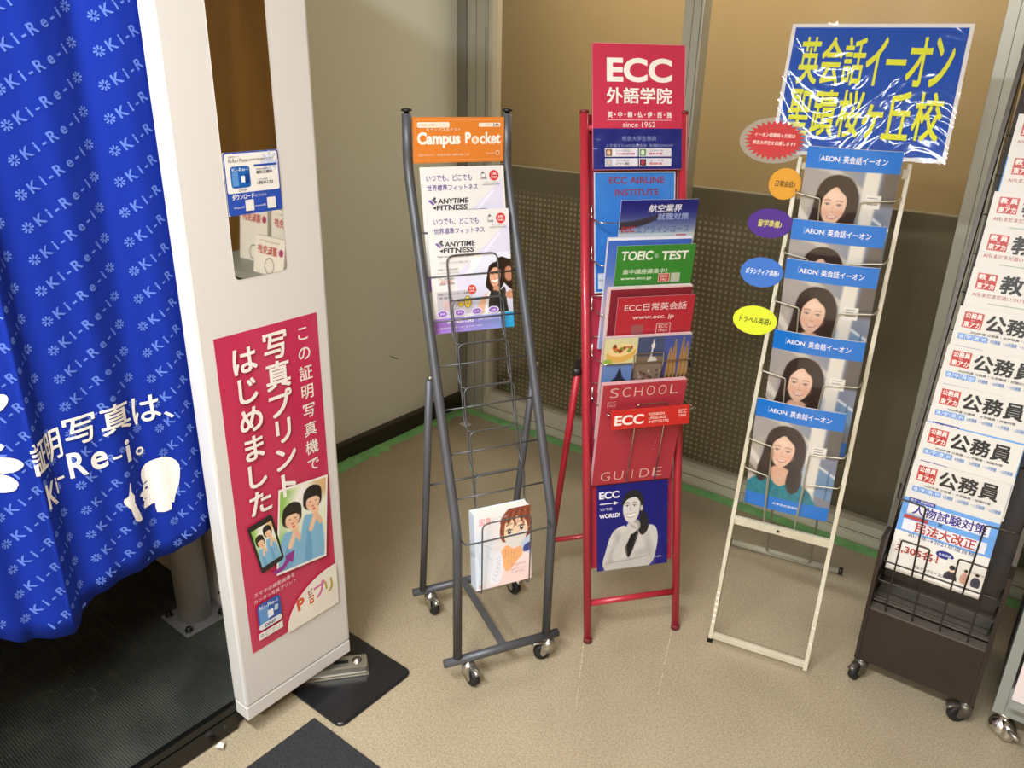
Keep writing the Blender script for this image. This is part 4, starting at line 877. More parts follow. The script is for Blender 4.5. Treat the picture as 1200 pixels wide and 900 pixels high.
# header board
hd = Print(); W_, H_ = .247, .300
hd.rrect(0, 0, W_, H_, .006, 'd98a94'); hd.rrect(.0012, .0012, W_ - .0012, H_ - .0012, .005, 'c13650'); hd.rect(.0012, .0012, W_ - .0012, .100, '1f2a7c')
hd.fit('ECC', .038, .210, .211, .267, 'f1ece4', .035); hd.fit('外語学院', .038, .160, .211, .197, 'f1ece4', .025); hd.fit('英・中・韓・仏・伊・西・独', .040, .126, .211, .140, 'f1ece4', .03); hd.rect(.038, .1195, .211, .1205, 'f1d8d6'); hd.fit('since 1962', .080, .103, .167, .116, 'f1dcd8')
hd.fit('帝京大学生特典', .078, .070, .170, .082, '8d9cc8', .01); hd.fit('入学金￥21,600全額免除  受講料20%OFF', .034, .0545, .216, .063, '9aa6cc')
for q in range(4):
    x = .032 + (q % 2) * .091; y = .032 - (q // 2) * .024; hd.rect(x, y, x + .088, y + .020, 'e6e3ea'); hd.rect(x + .002, y + .002, x + .019, y + .018, ('8d6a55', '5f9a58', 'a8c0dc', '3a3a44')[q]); hd.ell(x + .010, y + .010, .005, .006, ('e8c7a8', 'dff0dc', 'e8c7a8', 'c23b50')[q], 12)
    hd.fit(['毎日の英会話', '試験対策', '航空業界', '留学準備'][q], x + .030, y + .012, x + .066, y + .017, '8a8894'); hd.fit(['TOEIC®TEST対策', '無料体験', 'エアライン講座', '相談会'][q], x + .028, y + .004, x + (.080 if q < 1 else .064), y + .010, ('c23b78', 'c23b78', '50505c', 'c23b50')[q], .02)
H = leaflet('header_board', 'tall red header board with white school lettering over a navy strip, above the red rack', 'sign', sheetM(R2, .019, .238, 1.262, .298, 1.556), W_, H_, .003, hd, 'b33048')
mb = MB(); nx, nz = 46, 26; V = []; F = []
for j in range(nz + 1):
    for i in range(nx + 1):
        x = -.002 + .251 * i / nx; z = -.003 + .106 * j / nz; e = abs(math.sin(math.pi * j / nz)) ** .5
        V.append((x, -.004 - e * (.0065 * abs(math.sin(x * 58 + math.sin(z * 50) * .5)) + .0012 * math.sin(z * 150 + x * 40) + .001), z))
for j in range(nz):
    for i in range(nx): a = j * (nx + 1) + i; F.append((a, a + 1, a + nx + 2, a + nx + 1))
mb.add(V, F, 0, True); mb.build('clear_sleeve', LAMINATE, H)

# leaflets of the red rack, from the back to the front
AP = Pic(1.37, 60); AP.grad('2c6fc2', '3f86d6', 90); AP.noise(.06, 9)
pr = Print(); W_, H_ = .222, .304; pr.pic(AP, 0, 0, W_, H_); pr.frame(0, 0, W_, H_, .003, 'cfd6dc'); pr.fit('ECC AIRLINE', .040, .274, .192, .291, '8a4560', .03); pr.fit('INSTITUTE', .056, .244, .176, .261, '8a4560', .03); pr.fit('エアライン講座', .070, .214, .160, .230, '8a4560', .02)
pr.rect(.010, .010, .030, .050, 'cfd6dc'); pr.fit('since', .012, .030, .026, .036, '3a3a66')
leaflet('airline_poster', 'blue sheet with faded red capitals fixed to the rack directly below the header', 'poster', sheetM(R2, .026, .190, .958, .249, 1.258), W_, H_, .0012, pr, 'cfd6dc', sleeve=True)
def redsheet(w0, zt, h=.297, slope=.07, base=-.0766):
    nt = k2 * zt + base; return sheetM(R2, w0, nt + slope * h, zt - h, nt, zt)
KQ = Pic(1.41, 100); KQ.grad('cfd7d8', '1d2270', 90)
KQ.img = np.where(KQ.Y[..., None] > 1.0, C3('1f2478') * (1 - ((1.41 - KQ.Y[..., None]) / .41) ** 2) + C3('a9bcc9') * ((1.41 - KQ.Y[..., None]) / .41) ** 2, C3('c9d5d6')); KQ.poly([(-.1, 1.13), (.25, 1.17), (.62, 1.27), (.66, 1.27), (.36, 1.12), (.1, 1.06), (-.1, 1.06)], '3b3740', .015)
pr = Print(); W_, H_ = .207, .292; pr.pic(KQ, 0, 0, W_, H_); pr.fit('航空業界', .074, .262, .162, .280, 'e6e8ee', .02, .15); pr.fit('就職対策', .100, .241, .184, .258, '9fb0dc', .02, .1); pr.fit('ECC', .006, .211, .042, .226, 'b0323e', .03, .1); pr.fit('エアラインコース', .046, .209, .190, .226, '4d6a9c', .01); pr.fit('秋から開講', .130, .198, .150, .202, '50505c'); pr.rect(.156, .1975, .184, .2035, 'c2382f')
leaflet('airline_leaflet', 'leaflet with white title on a night-blue sky, in the topmost pocket of the red rack', 'leaflet', redsheet(.070, 1.205), W_, H_, .002, pr, 'dfe2e0', sleeve=True, sleeve_pad=.007)
TQ = Pic(1.35, 60); TQ.grad('8f9fc9', '3d63b8', 90); TQ.ell(.2, .5, .3, .3, 'c9a9b9', soft=.3)
pr = Print(); W_, H_ = .224, .297; pr.pic(TQ, 0, 0, W_, H_); pr.rect(0, H_ - .006, W_, H_, 'dfe0ea')
leaflet('blue_booklet', 'stack of blue booklets behind the green leaflet on the red rack', 'booklet', redsheet(.036, 1.111), W_, H_, .010, pr, 'd5d8e6')
pr = Print(); W_, H_ = .211, .290; pr.rect(0, 0, W_, H_, '3b8a34'); pr.fit('TOEIC', .012, .252, .096, .276, 'edf1e6', .03, .06); pr.ring(.107, .262, .0055, .0008, 'edf1e6', 18); pr.fit('R', .105, .2595, .109, .2645, 'edf1e6', .01); pr.fit('TEST', .120, .250, .194, .274, 'edf1e6', .03, .06)
pr.fit('集中講座募集中！', .020, .216, .140, .229, 'cfe0c4', .02, .1); pr.fit('www.ecc.jp', .016, .199, .100, .209, 'dcead2', .02); pr.rrect(.118, .192, .150, .216, .002, 'd9b9a8'); pr.rrect(.120, .194, .148, .214, .002, 'b8423a'); pr.fit('ECC', .124, .204, .144, .212, 'e8d2c8', .02); pr.fit('1962', .125, .196, .143, .202, 'e8d2c8', .02); pr.rect(.153, .192, .178, .216, 'b9c2ae')
leaflet('test_leaflet', 'green leaflet with white capitals in the second pocket of the red rack', 'leaflet', redsheet(.057, 1.093, .29, .07, -.082), W_, H_, .0012, pr, 'cfd8c9', sleeve=True)
pr = Print(); W_, H_ = .226, .297; pr.rect(0, 0, W_, H_, '7d2430'); pr.rect(0, H_ - .004, W_, H_, 'd8b6b4'); pr.rect(0, 0, .004, H_, 'd8b6b4')
leaflet('maroon_booklet', 'stack of maroon booklets behind the red conversation leaflet', 'booklet', redsheet(.038, .990), W_, H_, .014, pr, 'e3d3d0')
pr = Print(); W_, H_ = .211, .290; pr.rect(0, 0, W_, H_, 'b8303c'); pr.fit('ECC日常英会話', .020, .252, .190, .272, 'efd9d4', .01); pr.fit('www.ecc. jp', .044, .226, .158, .240, 'ecd2cd', .015); pr.rect(.044, .184, .076, .214, 'a05a5e'); pr.rrect(.112, .186, .152, .216, .002, 'e3bcb6'); pr.rrect(.114, .188, .150, .214, .002, 'b8303c'); pr.fit('ECC', .119, .203, .145, .212, 'e3bcb6', .02); pr.fit('1962', .120, .192, .144, .200, 'e3bcb6', .02); pr.rect(.006, .198, .200, .1985, 'cc5660')
leaflet('conversation_leaflet', 'plain red leaflet with thin white title in the third pocket of the red rack', 'leaflet', redsheet(.059, .968, .29, .07, -.082), W_, H_, .0012, pr, 'd9c0be', sleeve=True)
FD = Pic(1.25, 150, '6a5d50')
def cell(x0, y0, x1, y1, c): FD.poly([(x0, y0), (x1, y0), (x1, y1), (x0, y1)], c, .006, False)
cell(0, .93, .38, 1.25, 'dcd9a8'); FD.ell(.20, 1.06, .17, .10, 'e2b35c', ang=8); FD.ell(.20, 1.10, .15, .07, 'f0d89a', ang=8)
rq = np.random.RandomState(2)
for q in range(22): FD.ell(.08 + rq.rand() * .24, 1.08 + rq.rand() * .09, .022, .014, ['a8422e', '6f9a3a', 'd9773c', '7c3a22'][q % 4], ang=q * 40)
FD.ell(.05, .96, .06, .04, '9cb84a'); cell(.38, .93, .69, 1.25, '4a5578'); FD.poly([(.38, .93), (.69, .93), (.69, 1.0), (.38, 1.02)], '7d6c58', .01, False); FD.line([(.545, .98), (.565, 1.20)], .016, 'ece9e0'); FD.ell(.56, 1.13, .022, .030, 'ece9e0'); FD.poly([(.50, .93), (.53, 1.0), (.60, 1.0), (.63, .93)], 'd9d5ca', .006, False)
cell(.69, .40, 1.0, 1.25, '4a5a9e')
for x, h_ in ((.77, 1.10), (.82, 1.2), (.91, 1.23), (.96, 1.16)): FD.poly([(x - .035, .5), (x - .03, .9), (x, h_), (x + .03, .9), (x + .04, .5)], 'b08a56', .006); FD.line([(x, .55), (x, h_ - .05)], .008, '7d5c34')
FD.poly([(.69, .60), (1.0, .62), (1.0, .4), (.69, .4)], '8d6a3e', .01, False)
for q in range(7): FD.ell(.72 + q * .045, .72, .013, .05, '4f3a22')
cell(0, .40, .36, .93, '6f8fc9'); FD.poly([(.09, .6), (.11, .74), (.16, .78), (.20, .90), (.24, .78), (.28, .74), (.30, .6)], '2f3440', .008, False); cell(0, .4, .36, .62, '39404c'); cell(.36, .40, .69, .93, '8a7a6a')
for q in range(60): FD.ell(.37 + rq.rand() * .31, .58 + rq.rand() * .26, .016, .012, ['a08c78', '5b4a3e', 'c8b69c', '6f3c30', '443830'][q % 5], ang=q * 31)
pr = Print(); W_, H_ = .240, .297; pr.pic(FD, 0, 0, W_, H_); pr.rect(0, H_ - .003, W_, H_, 'c9c4c4')
leaflet('travel_booklet', 'booklet with food, tower and cathedral photographs on its cover', 'booklet', redsheet(.026, .868), W_, H_, .012, pr, 'dcbcba', sleeve=True)
pr = Print(); W_, H_ = .229, .309; pr.rect(0, 0, W_, H_, 'b93a48')
for j, (t, x0, x1, z0, z1) in enumerate((('SCHOOL', .018, .216, .271, .298), ('GUIDE', .020, .208, .012, .040))):
    n = len(t); wq = (x1 - x0) / n
    for q, ch in enumerate(t): pr.fit(ch, x0 + q * wq + (.020 if ch == 'I' else .003), z0, x0 + (q + 1) * wq - (.020 if ch == 'I' else .008), z1, 'e9c2b0', -.012)
pr.fit('ECC', .016, .252, .040, .260, 'dba9a2', .01); pr.fit('1962', .016, .244, .040, .250, 'dba9a2', .01)
for q in range(5): pr.ring(.075 + q * .006, .150 + q * .004, .020 + q * .003, .0006, 'c4606a', 26)
for q in range(6): pr.poly([(.090 + q * .012, .140), (.092 + q * .012, .140), (.110 + q * .012, .172), (.108 + q * .012, .172)], 'c4606a')
for q in range(6): pr.fit('学校案内'[q % 4], .163 + q * .0012, .100 + q * .010, .167 + q * .0012, .105 + q * .010, 'd98a8e')
G = leaflet('school_guide', 'large red guide booklet in the front holder of the red rack', 'booklet', sheetM(R2, .014, .086, .450, .050, .757), W_, H_, .016, pr, 'd9a4a6', sleeve=True)
pr = Print(); W_, H_ = .216, .051; pr.rect(0, 0, W_, H_, 'c6302a'); pr.fit('ECC', .008, .010, .088, .036, 'f0e2d8', .035, .08)
for q, t in enumerate(('FOREIGN', 'LANGUAGE', 'INSTITUTE')): pr.fit(t, .102, .030 - q * .010, .146 + q * .006, .037 - q * .010, 'ecc8bc', .02)
pr.fit('ECC', .186, .030, .208, .040, 'ecc8bc', .02); pr.fit('1962', .187, .020, .207, .027, 'ecc8bc', .02)
leaflet('shelf_strip', 'narrow red name strip clipped across the front of the red guide booklet', 'sign', sheetM(R2, .032, .022, .644, .032, .696), W_, H_, .0012, pr, 'b02c2a', sleeve=True)
wm = Pic(1.18, 150, '1d1f78')
wm.noise(.03, 12)
wm.poly([(.10, .02), (.13, .30), (.22, .52), (.36, .60), (.46, .56), (.60, .58), (.80, .56), (.86, .42), (.84, .22), (.76, .02), (.5, -.05)], 'd2cfc9', .006)
for q in ((.20, .18, .05, .22, -20), (.74, .24, .05, .20, 12), (.30, .44, .05, .10, 30), (.62, .20, .10, .05, 10), (.40, .10, .20, .03, 5)): wm.ell(*q[:4], 'a5a29d', ang=q[4], soft=.07, a=.6)
wm.poly([(.40, .44), (.46, .52), (.58, .50), (.54, .34), (.46, .16), (.41, .20)], '1c1b1e', .006); wm.line([(.40, .44), (.43, .14), (.60, .08)], .006, '8d8a86'); wm.line([(.58, .54), (.52, .30), (.45, .14)], .006, '8d8a86'); wm.line([(.70, .20), (.72, .40)], .006, 'a7a39e', .01); wm.line([(.20, .24), (.30, .34)], .008, 'a19d98', .01)
wm.poly([(.10, .04), (.30, .10), (.60, .12), (.76, .06), (.60, -.02), (.2, -.05)], 'c3c0bb', .008); wm.line([(.12, .10), (.45, .11), (.70, .14)], .006, '7f7c79', .008)
wm.poly([(.36, .88), (.38, 1.00), (.48, 1.08), (.60, 1.05), (.66, .92), (.66, .80), (.72, .66), (.72, .52), (.64, .44), (.58, .52), (.60, .70), (.58, .84)], '28282b', .006)
wm.poly([(.44, .64), (.58, .66), (.60, .54), (.46, .50)], 'a9a5a0', .01)
wm.poly([(.365, .86), (.375, .74), (.42, .655), (.50, .635), (.57, .70), (.60, .82), (.60, .94), (.50, 1.0), (.40, .98)], 'd9d5cf', .008); wm.poly([(.36, .86), (.38, .99), (.50, 1.06), (.62, 1.0), (.64, .86), (.61, .90), (.55, .975), (.46, .97), (.40, .93)], '28282b', .006)
wm.ell(.625, .82, .020, .040, 'c6c2bb'); 
for x, y in ((.425, .865), (.525, .862)): wm.ell(x, y, .022, .011, 'f4f2ee'); wm.ell(x, y, .010, .010, '222224'); wm.line([(x - .026, y + .010), (x, y + .016), (x + .026, y + .006)], .006, '222224'); wm.line([(x - .030, y + .038), (x, y + .048), (x + .032, y + .036)], .009, '3c3a3a', .006)
wm.line([(.470, .86), (.462, .800), (.480, .793)], .006, '9f9a94'); wm.poly([(.42, .755), (.47, .748), (.54, .762), (.51, .715), (.46, .708), (.435, .725)], 'f6f4f0', .004); wm.line([(.415, .757), (.47, .748), (.545, .765)], .006, '77716c'); wm.line([(.43, .722), (.47, .702), (.52, .718)], .008, '77716c')
wm.poly([(.42, .60), (.47, .635), (.55, .62), (.57, .54), (.50, .47), (.43, .50)], 'd0ccc6', .006)
for q in range(4): wm.line([(.46 + q * .022, .62 - q * .012), (.49 + q * .02, .57 - q * .012)], .006, '8e8a85')
wm.poly([(.38, .50), (.44, .56), (.48, .48), (.34, .20), (.24, .12), (.22, .24)], 'cbc8c2', .008)
pr = Print(); W_, H_ = .209, .248; pr.pic(wm, 0, 0, W_, H_); k = W_
pr.fit('ECC', .03 * k, 1.00 * k, .31 * k, 1.10 * k, 'f0eef2', .035); pr.rect(.04 * k, .925 * k, .24 * k, .938 * k, 'f0eef2'); pr.poly([(.24 * k, .905 * k), (.30 * k, .932 * k), (.24 * k, .958 * k)], 'f0eef2'); pr.fit('TO THE', .04 * k, .84 * k, .21 * k, .875 * k, 'c9c8dc', .03); pr.fit('WORLD!', .03 * k, .735 * k, .32 * k, .795 * k, 'f0eef2', .035); pr.fit('ECC外語学院', .80 * k, .10 * k, .92 * k, .12 * k, 'c9c8dc', .01)
leaflet('world_poster', 'navy poster of a woman in a pale jacket at the foot of the red rack', 'poster', sheetM(R2, .031, .043, .200, .091, .444), W_, H_, .0012, pr, '20227c', sleeve=True)

# ================================================================== RACK 3 : cream rack
R3 = rackM(-.650, 1.789, 11.105); T = thing('brochure_rack', 'cream folding rack with worn feet, holding five identical portrait brochures', 'rack', R3, 'leaflet racks'); k3 = .264
for w in (0, .257):
    S_ = sheetM(Matrix(), w, 0, .004, k3 * 1.296, 1.296); h = 1.292 * math.hypot(1, k3)
    mb = MB(); mb.box((-.0055, -.010, 0), (.0055, .010, h), 0, S_, bev=.0015); mb.build('upright', CREAM, T)
    mb = MB(); mb.box((-.0065, -.011, 0), (.0065, .011, .012)); mb.build('foot_cap', BLACKP, T)
mb = MB(); rs = random.Random(4)
for (w, za, zb) in ((0, .05, .15), (.257, .07, .20)):
    for q in range(6):
        z = za + (zb - za) * (q + .5) / 6 ; dz = .008 if w else .014; 
        if w and q % 2: continue
        mb.add([(w - .0035, k3 * z - .0112, z - dz * .5), (w + .004, k3 * z - .0112, z - dz * .7 + .003), (w + .0045, k3 * z - .0112, z + dz * .5), (w - .003, k3 * z - .0112, z + dz * .6)], [(0, 1, 2, 3)])
mb.build('chipped_paint', mat('bright_primer', 'f2efe6', .5), T)['kind'] = 'stuff'
for z, r in ((.012, .009), (.344, .0115)):
    mb = MB(); mb.box((.004, k3 * z - .006, z - r + .006), (.253, k3 * z + .006, z + r + .006), bev=.0015)
    c_ = mb.build('cross_bar', CREAM, T)
    if z > .1: mb = MB(); mb.lathe([(.004, 0), (.004, .0008)], (.122, k3 * z - .006, z + .006), (0, -1, 0), 12); mb.build('screw_hole', BLACKP, c_)
mb = MB(); mb.box((.004, k3 * 1.28 - .005, 1.268), (.253, k3 * 1.28 + .005, 1.284)); mb.build('cross_bar', CREAM, T)
mb = MB(); mb.tube([(-.060, .516, .013), (.291, .516, .013)], .0115, 14); b_ = mb.build('rear_foot_bar', mat('grey_cream_tube', 'aaa591', .45), T)
for w in (-.061, .292): mb = MB(); mb.lathe([(.0125, -.006), (.0125, .006)], (w, .516, .013), (1, 0, 0), 12); mb.build('end_plug', BLACKP, b_)
mb = MB(); mb.tube([(.072, k3 * 1.05 + .010, 1.05), (.060, .500, .022), (.200, .500, .022), (.186, k3 * 1.05 + .010, 1.05)], .0030, 8, False, .012); mb.build('rear_leg_wire', mat('dull_wire', '8f8b7c', .4, .5), T)
WIRE3 = mat('cream_wire', 'b7b19c', .35, .5)
for i, (z, zt_) in enumerate(((1.215, 1.341), (1.070, 1.169), (.948, 1.073), (.770, .899), (.592, .723), (.503, .723))):
    sn = lambda q: k3 * zt_ - .09 + .1 * (zt_ - q) - .0125
    zb = .315 if i >= 4 else z - .155
    n = sn(z) - (.004 if i == 5 else 0); nb = sn(zb) - (.004 if i == 5 else 0)
    for a, b, s in ((.004, .071, 1), (.253, .165, -1)):
        mb = MB(); mb.tube([(a, k3 * z - .008, z + .004), (a + s * .006, n, z + .002), (b, n, z - .008), (b + s * .008, nb, zb), (b + s * .020, nb + .012, zb - .003)], .0020, 7, False, .007); mb.build('wire_arm', WIRE3, T)
mb = MB(); mb.box((.244, k3 * 1.27 - .014, 1.262), (.257, k3 * 1.27 - .010, 1.286)); mb.build('corner_clip', ZINC, T)
for i, (w0, zt, lab) in enumerate(((.021, 1.341, 'portrait brochure at the top of the cream rack, under the big blue sign'), (.020, 1.169, 'second portrait brochure from the top, only its blue band and a strip of hair showing'), (.024, 1.073, 'third portrait brochure from the top, beside the yellow oval tag'), (.026, .899, 'fourth portrait brochure from the top, just above the lowest one'), (.018, .723, 'lowest portrait brochure, showing the teal sweater and lower blue band'))):
    h = BH + .008; nt = k3 * zt - .09
    leaflet('portrait_brochure', lab, 'brochure', sheetM(R3, w0 + random.uniform(-.001, .001), nt + .1 * h, zt - h, nt, zt, random.uniform(-.4, .4)), BW, BH, .004 if i else .007, AEON_ME, 'dcdcdc', 'portrait brochures in the cream rack', True, AEON_BEND)
from mathutils import noise
# big laminated sign
W_, H_ = .412, .322
def crump(x, y, z):
    u = x / W_; v = z / H_
    d = .0045 * math.sin(math.pi * u) * math.sin(math.pi * v) + .0030 * noise.fractal(Vector((u * 2.4, .7, v * 4.5)), 1.0, 2.0, 2) * math.sin(math.pi * min(1, v + .1))
    return (x, y - d, z)
pr = Print(.0012); pr.STEP = .0001
pr.rect(0, 0, W_, H_, 'dcdad6', 40, 32); pr.rect(.009, .009, W_ - .009, H_ - .009, '1b4ba8', 40, 32)
def bigtext(t, z0, z1, x0, x1, wts):
    tot = sum(wts); x = x0
    for ch, w in zip(t, wts):
        ww = (x1 - x0) * w / tot; pad = .05 * ww; h_ = (z1 - z0)
        if ch == 'ー': pr.fit(ch, x + pad, z0 + h_ * .44, x + ww - pad, z0 + h_ * .54, 'd9dc3c', .02)
        elif ch == 'ヶ': pr.fit(ch, x + pad, z0, x + ww - pad, z0 + h_ * .70, 'd9dc3c', .03)
        else: pr.fit(ch, x + pad, z0, x + ww - pad, z1, 'd9dc3c', .02)
        x += ww
bigtext('英会話イーオン', .176, .288, .030, .385, (1, 1, 1, .85, .9, 1, .9)); bigtext('聖蹟桜ヶ丘校', .050, .160, .024, .386, (1, 1, 1, .8, 1.05, 1.1))
Sg = thing('shop_sign', 'big crinkled blue laminated sign with yellow characters behind the cream rack', 'sign', sheetM(R3, -.080, .348, 1.302, .424, 1.604, 0))
slab(W_, H_, .0012, crump, 40, 32).build('backing_sheet', mat('paper_e5e3df', 'e5e3df', .4), Sg)
CL = print_mat('crinkled_laminate', .5); CL.node_tree.nodes['Principled BSDF'].inputs['Specular IOR Level'].default_value = .1
link('sign_print', pr.mesh('sign_print', CL, crump), Sg)
mb = MB(); p = .0025; nx, nz = 96, 80; V = []; F = []
for j in range(nz + 1):
    for i in range(nx + 1):
        x = -p + (W_ + 2 * p) * i / nx; z = -p + (H_ + 2 * p) * j / nz; q = crump(min(max(x, 0), W_), 0, min(max(z, 0), H_))
        V.append((x, q[1] - .006 - .0026 * noise.fractal(Vector((x * 6, 3.1, z * 20 + 2.2 * math.sin(x / W_ * 5.5))), 1.0, 2.0, 3), z))
for j in range(nz):
    for i in range(nx): a = j * (nx + 1) + i; F.append((a, a + 1, a + nx + 2, a + nx + 1))
mb.add(V, F, 0, True); mb.build('clear_laminate', LAMINATE, Sg)
mb = MB(); mb.box((.10, .004, -.06), (.112, .008, .05), 0, None); mb.box((.30, .004, -.06), (.312, .008, .05)); mb.build('sign_bracket', CREAM, Sg)
TAGINK = print_mat('tag_ink', .6); TAGINK.node_tree.nodes['Principled BSDF'].inputs['Specular IOR Level'].default_value = .2
# oval tags
def tagoval(name, label, w, z, rx, rz, col, txt, tc, star_=False):
    M = sheetM(R3, w, k3 * z - .013, z, k3 * (z + .1) - .013, z + .1); t = thing(name, label, 'tag', M, 'oval tags on the cream rack')
    mb = MB(); n = 40; V = [(rx * 1.06 * math.cos(2 * math.pi * i / n), y, rz * 1.06 * math.sin(2 * math.pi * i / n)) for y in (0, .0012) for i in range(n)]
    mb.add(V, [tuple(range(n))[::-1], tuple(range(n, 2 * n))] + [(i, (i + 1) % n, n + (i + 1) % n, n + i) for i in range(n)]); mb.build('laminate', TAGFILM if star_ else mat('tag_' + col, col, .6, spec=.2), t)
    pr = Print()
    if star_:
        P = []
        for i in range(60): a = math.pi * 2 * i / 60; q = .93 if i % 2 == 0 else .74; P.append((rx * q * math.cos(a), rz * q * math.sin(a)))
        pr.poly(P, col)
    else: pr.ell(0, 0, rx, rz, col, 40)
    for (s_, x0, z0, x1, z1) in txt: pr.fit(s_, x0, z0, x1, z1, tc, .02, .08)
    link('tag_print', pr.mesh('tag_print', TAGINK), t)
tagoval('burst_tag', 'clear oval tag with a red starburst, at the top left of the cream rack', -.072, 1.334, .084, .055, 'c23a38', [('イーオン聖蹟桜ヶ丘校は', -.052, .008, .050, .018, ), ('帝京大学生を応援します!!', -.054, -.012, .054, -.002)], 'f3d6cc', True)
tagoval('conversation_tag', 'round orange-yellow tag below the red starburst', -.026, 1.230, .038, .038, 'd99a2e', [('日常会話♪', -.024, -.008, .026, .008)], '3a2c18')
tagoval('study_abroad_tag', 'purple oval tag with yellow characters on the left of the cream rack', -.045, 1.130, .054, .036, '4f2a86', [('留学準備♪', -.030, -.010, .030, .008)], 'd8cf50')
tagoval('volunteer_tag', 'mid-blue oval tag on the left of the cream rack', -.043, 1.006, .052, .037, '3f72c4', [('ボランティア英語♪', -.042, -.007, .044, .009)], 'e6ecf4')
tagoval('travel_tag', 'bright yellow-green oval tag, lowest on the cream rack', -.038, .883, .054, .036, 'd7e02e', [('トラベル英語♪', -.040, -.008, .042, .008)], '2c3016')

# ================================================================== RACK 4 : dark brown rack
R4 = rackM(-.292, 1.903, 1.106); T = thing('brochure_rack', 'dark brown metal rack on castors with a column of white prospectuses', 'rack', R4, 'leaflet racks'); k4 = .33
mb = MB(); mb.box((.004, 0, .060), (.268, .004, .222)); mb.build('front_panel', BROWNM, T)
mb = MB(); mb.box((.004, 0, .222), (.268, .034, .226)); mb.build('ledge', mat('worn_ledge_and_fill_tray', '5a544c', .5), T)
for w in (-.006, .268):
    mb = MB(); mb.box((w, -.003, .060), (w + .010, .36, .435), bev=.001); mb.build('side_panel', BROWNM, T)
    S_ = sheetM(Matrix(), w, .058, .425, .058 + k4 * 1.25, 1.675); mb = MB(); mb.box((0, 0, 0), (.0105, .026, 1.25 * math.hypot(1, k4)), 0, S_, bev=.001); mb.build('upright', mat('brown_upright', '4a4238', .45, .2), T)
mb = MB(); S_ = sheetM(Matrix(), .0, .09, .27, .09 + k4 * 1.40, 1.67); mb.box((.004, .03, 0), (.268, .033, 1.40 * math.hypot(1, k4)), 0, S_); mb.build('back_panel', BROWNM, T)
mb = MB(); mb.box((.004, .03, .232), (.268, .352, .238)); mb.build('added_fill_tray', mat('worn_ledge_and_fill_tray', '5a544c', .5), T)  # tray added so the inside of the box reads lit instead of black
mb = MB(); mb.box((.004, .03, .06), (.268, .36, .066)); mb.box((.004, .352, .066), (.268, .36, .43)); mb.build('carcass', BROWNM, T)
for z, nn in ((.367, .012), (.317, .0), (.268, .0)):
    mb = MB(); mb.tube([(.006, .05, z + .004), (.008, -.006 + nn, z), (.263, -.006 + nn, z), (.266, .05, z + .004)], .0022, 7, False, .009); mb.build('basket_wire', DKWIRE, T)
for a, b in ((.040, .103), (.166, .228)):
    mb = MB(); mb.tube([(a, .006, .228), (a, -.009, .26), (a, -.009, .447), (b, -.009, .447), (b, -.009, .26), (b, .006, .228)], .0022, 7, False, .006); mb.build('basket_loop', DKWIRE, T)
for i, z in enumerate([.546 + .0915 * q for q in range(11)]):
    n = k4 * (z - .25) - .002 - (.092 if i == 0 else .0)
    if i and i < 10:
        mb = MB(); mb.tube([(.006, n + .045, z), (.266, n + .045, z)], .0018, 6); mb.build('shelf_wire', DKWIRE, T); continue
    if i == 0:
        for a, b, s in ((-.001, .072, 1), (.272, .198, -1)): mb = MB(); mb.tube([(a, .08, z + .004), (a + s * .010, n, z + .002), (b, n - .002, z), (b + s * .007, .0, .355)], .0023, 7, False, .006); mb.build('basket_arm', DKWIRE, T)
for x, y, a in ((.012, .010, 250), (.262, .010, 215), (.012, .33, 90), (.262, .33, 80)): caster(T, x, y, .060, .0235, a, True, RUBBER, mat('dull_steel', '6b675e', .4, .7))

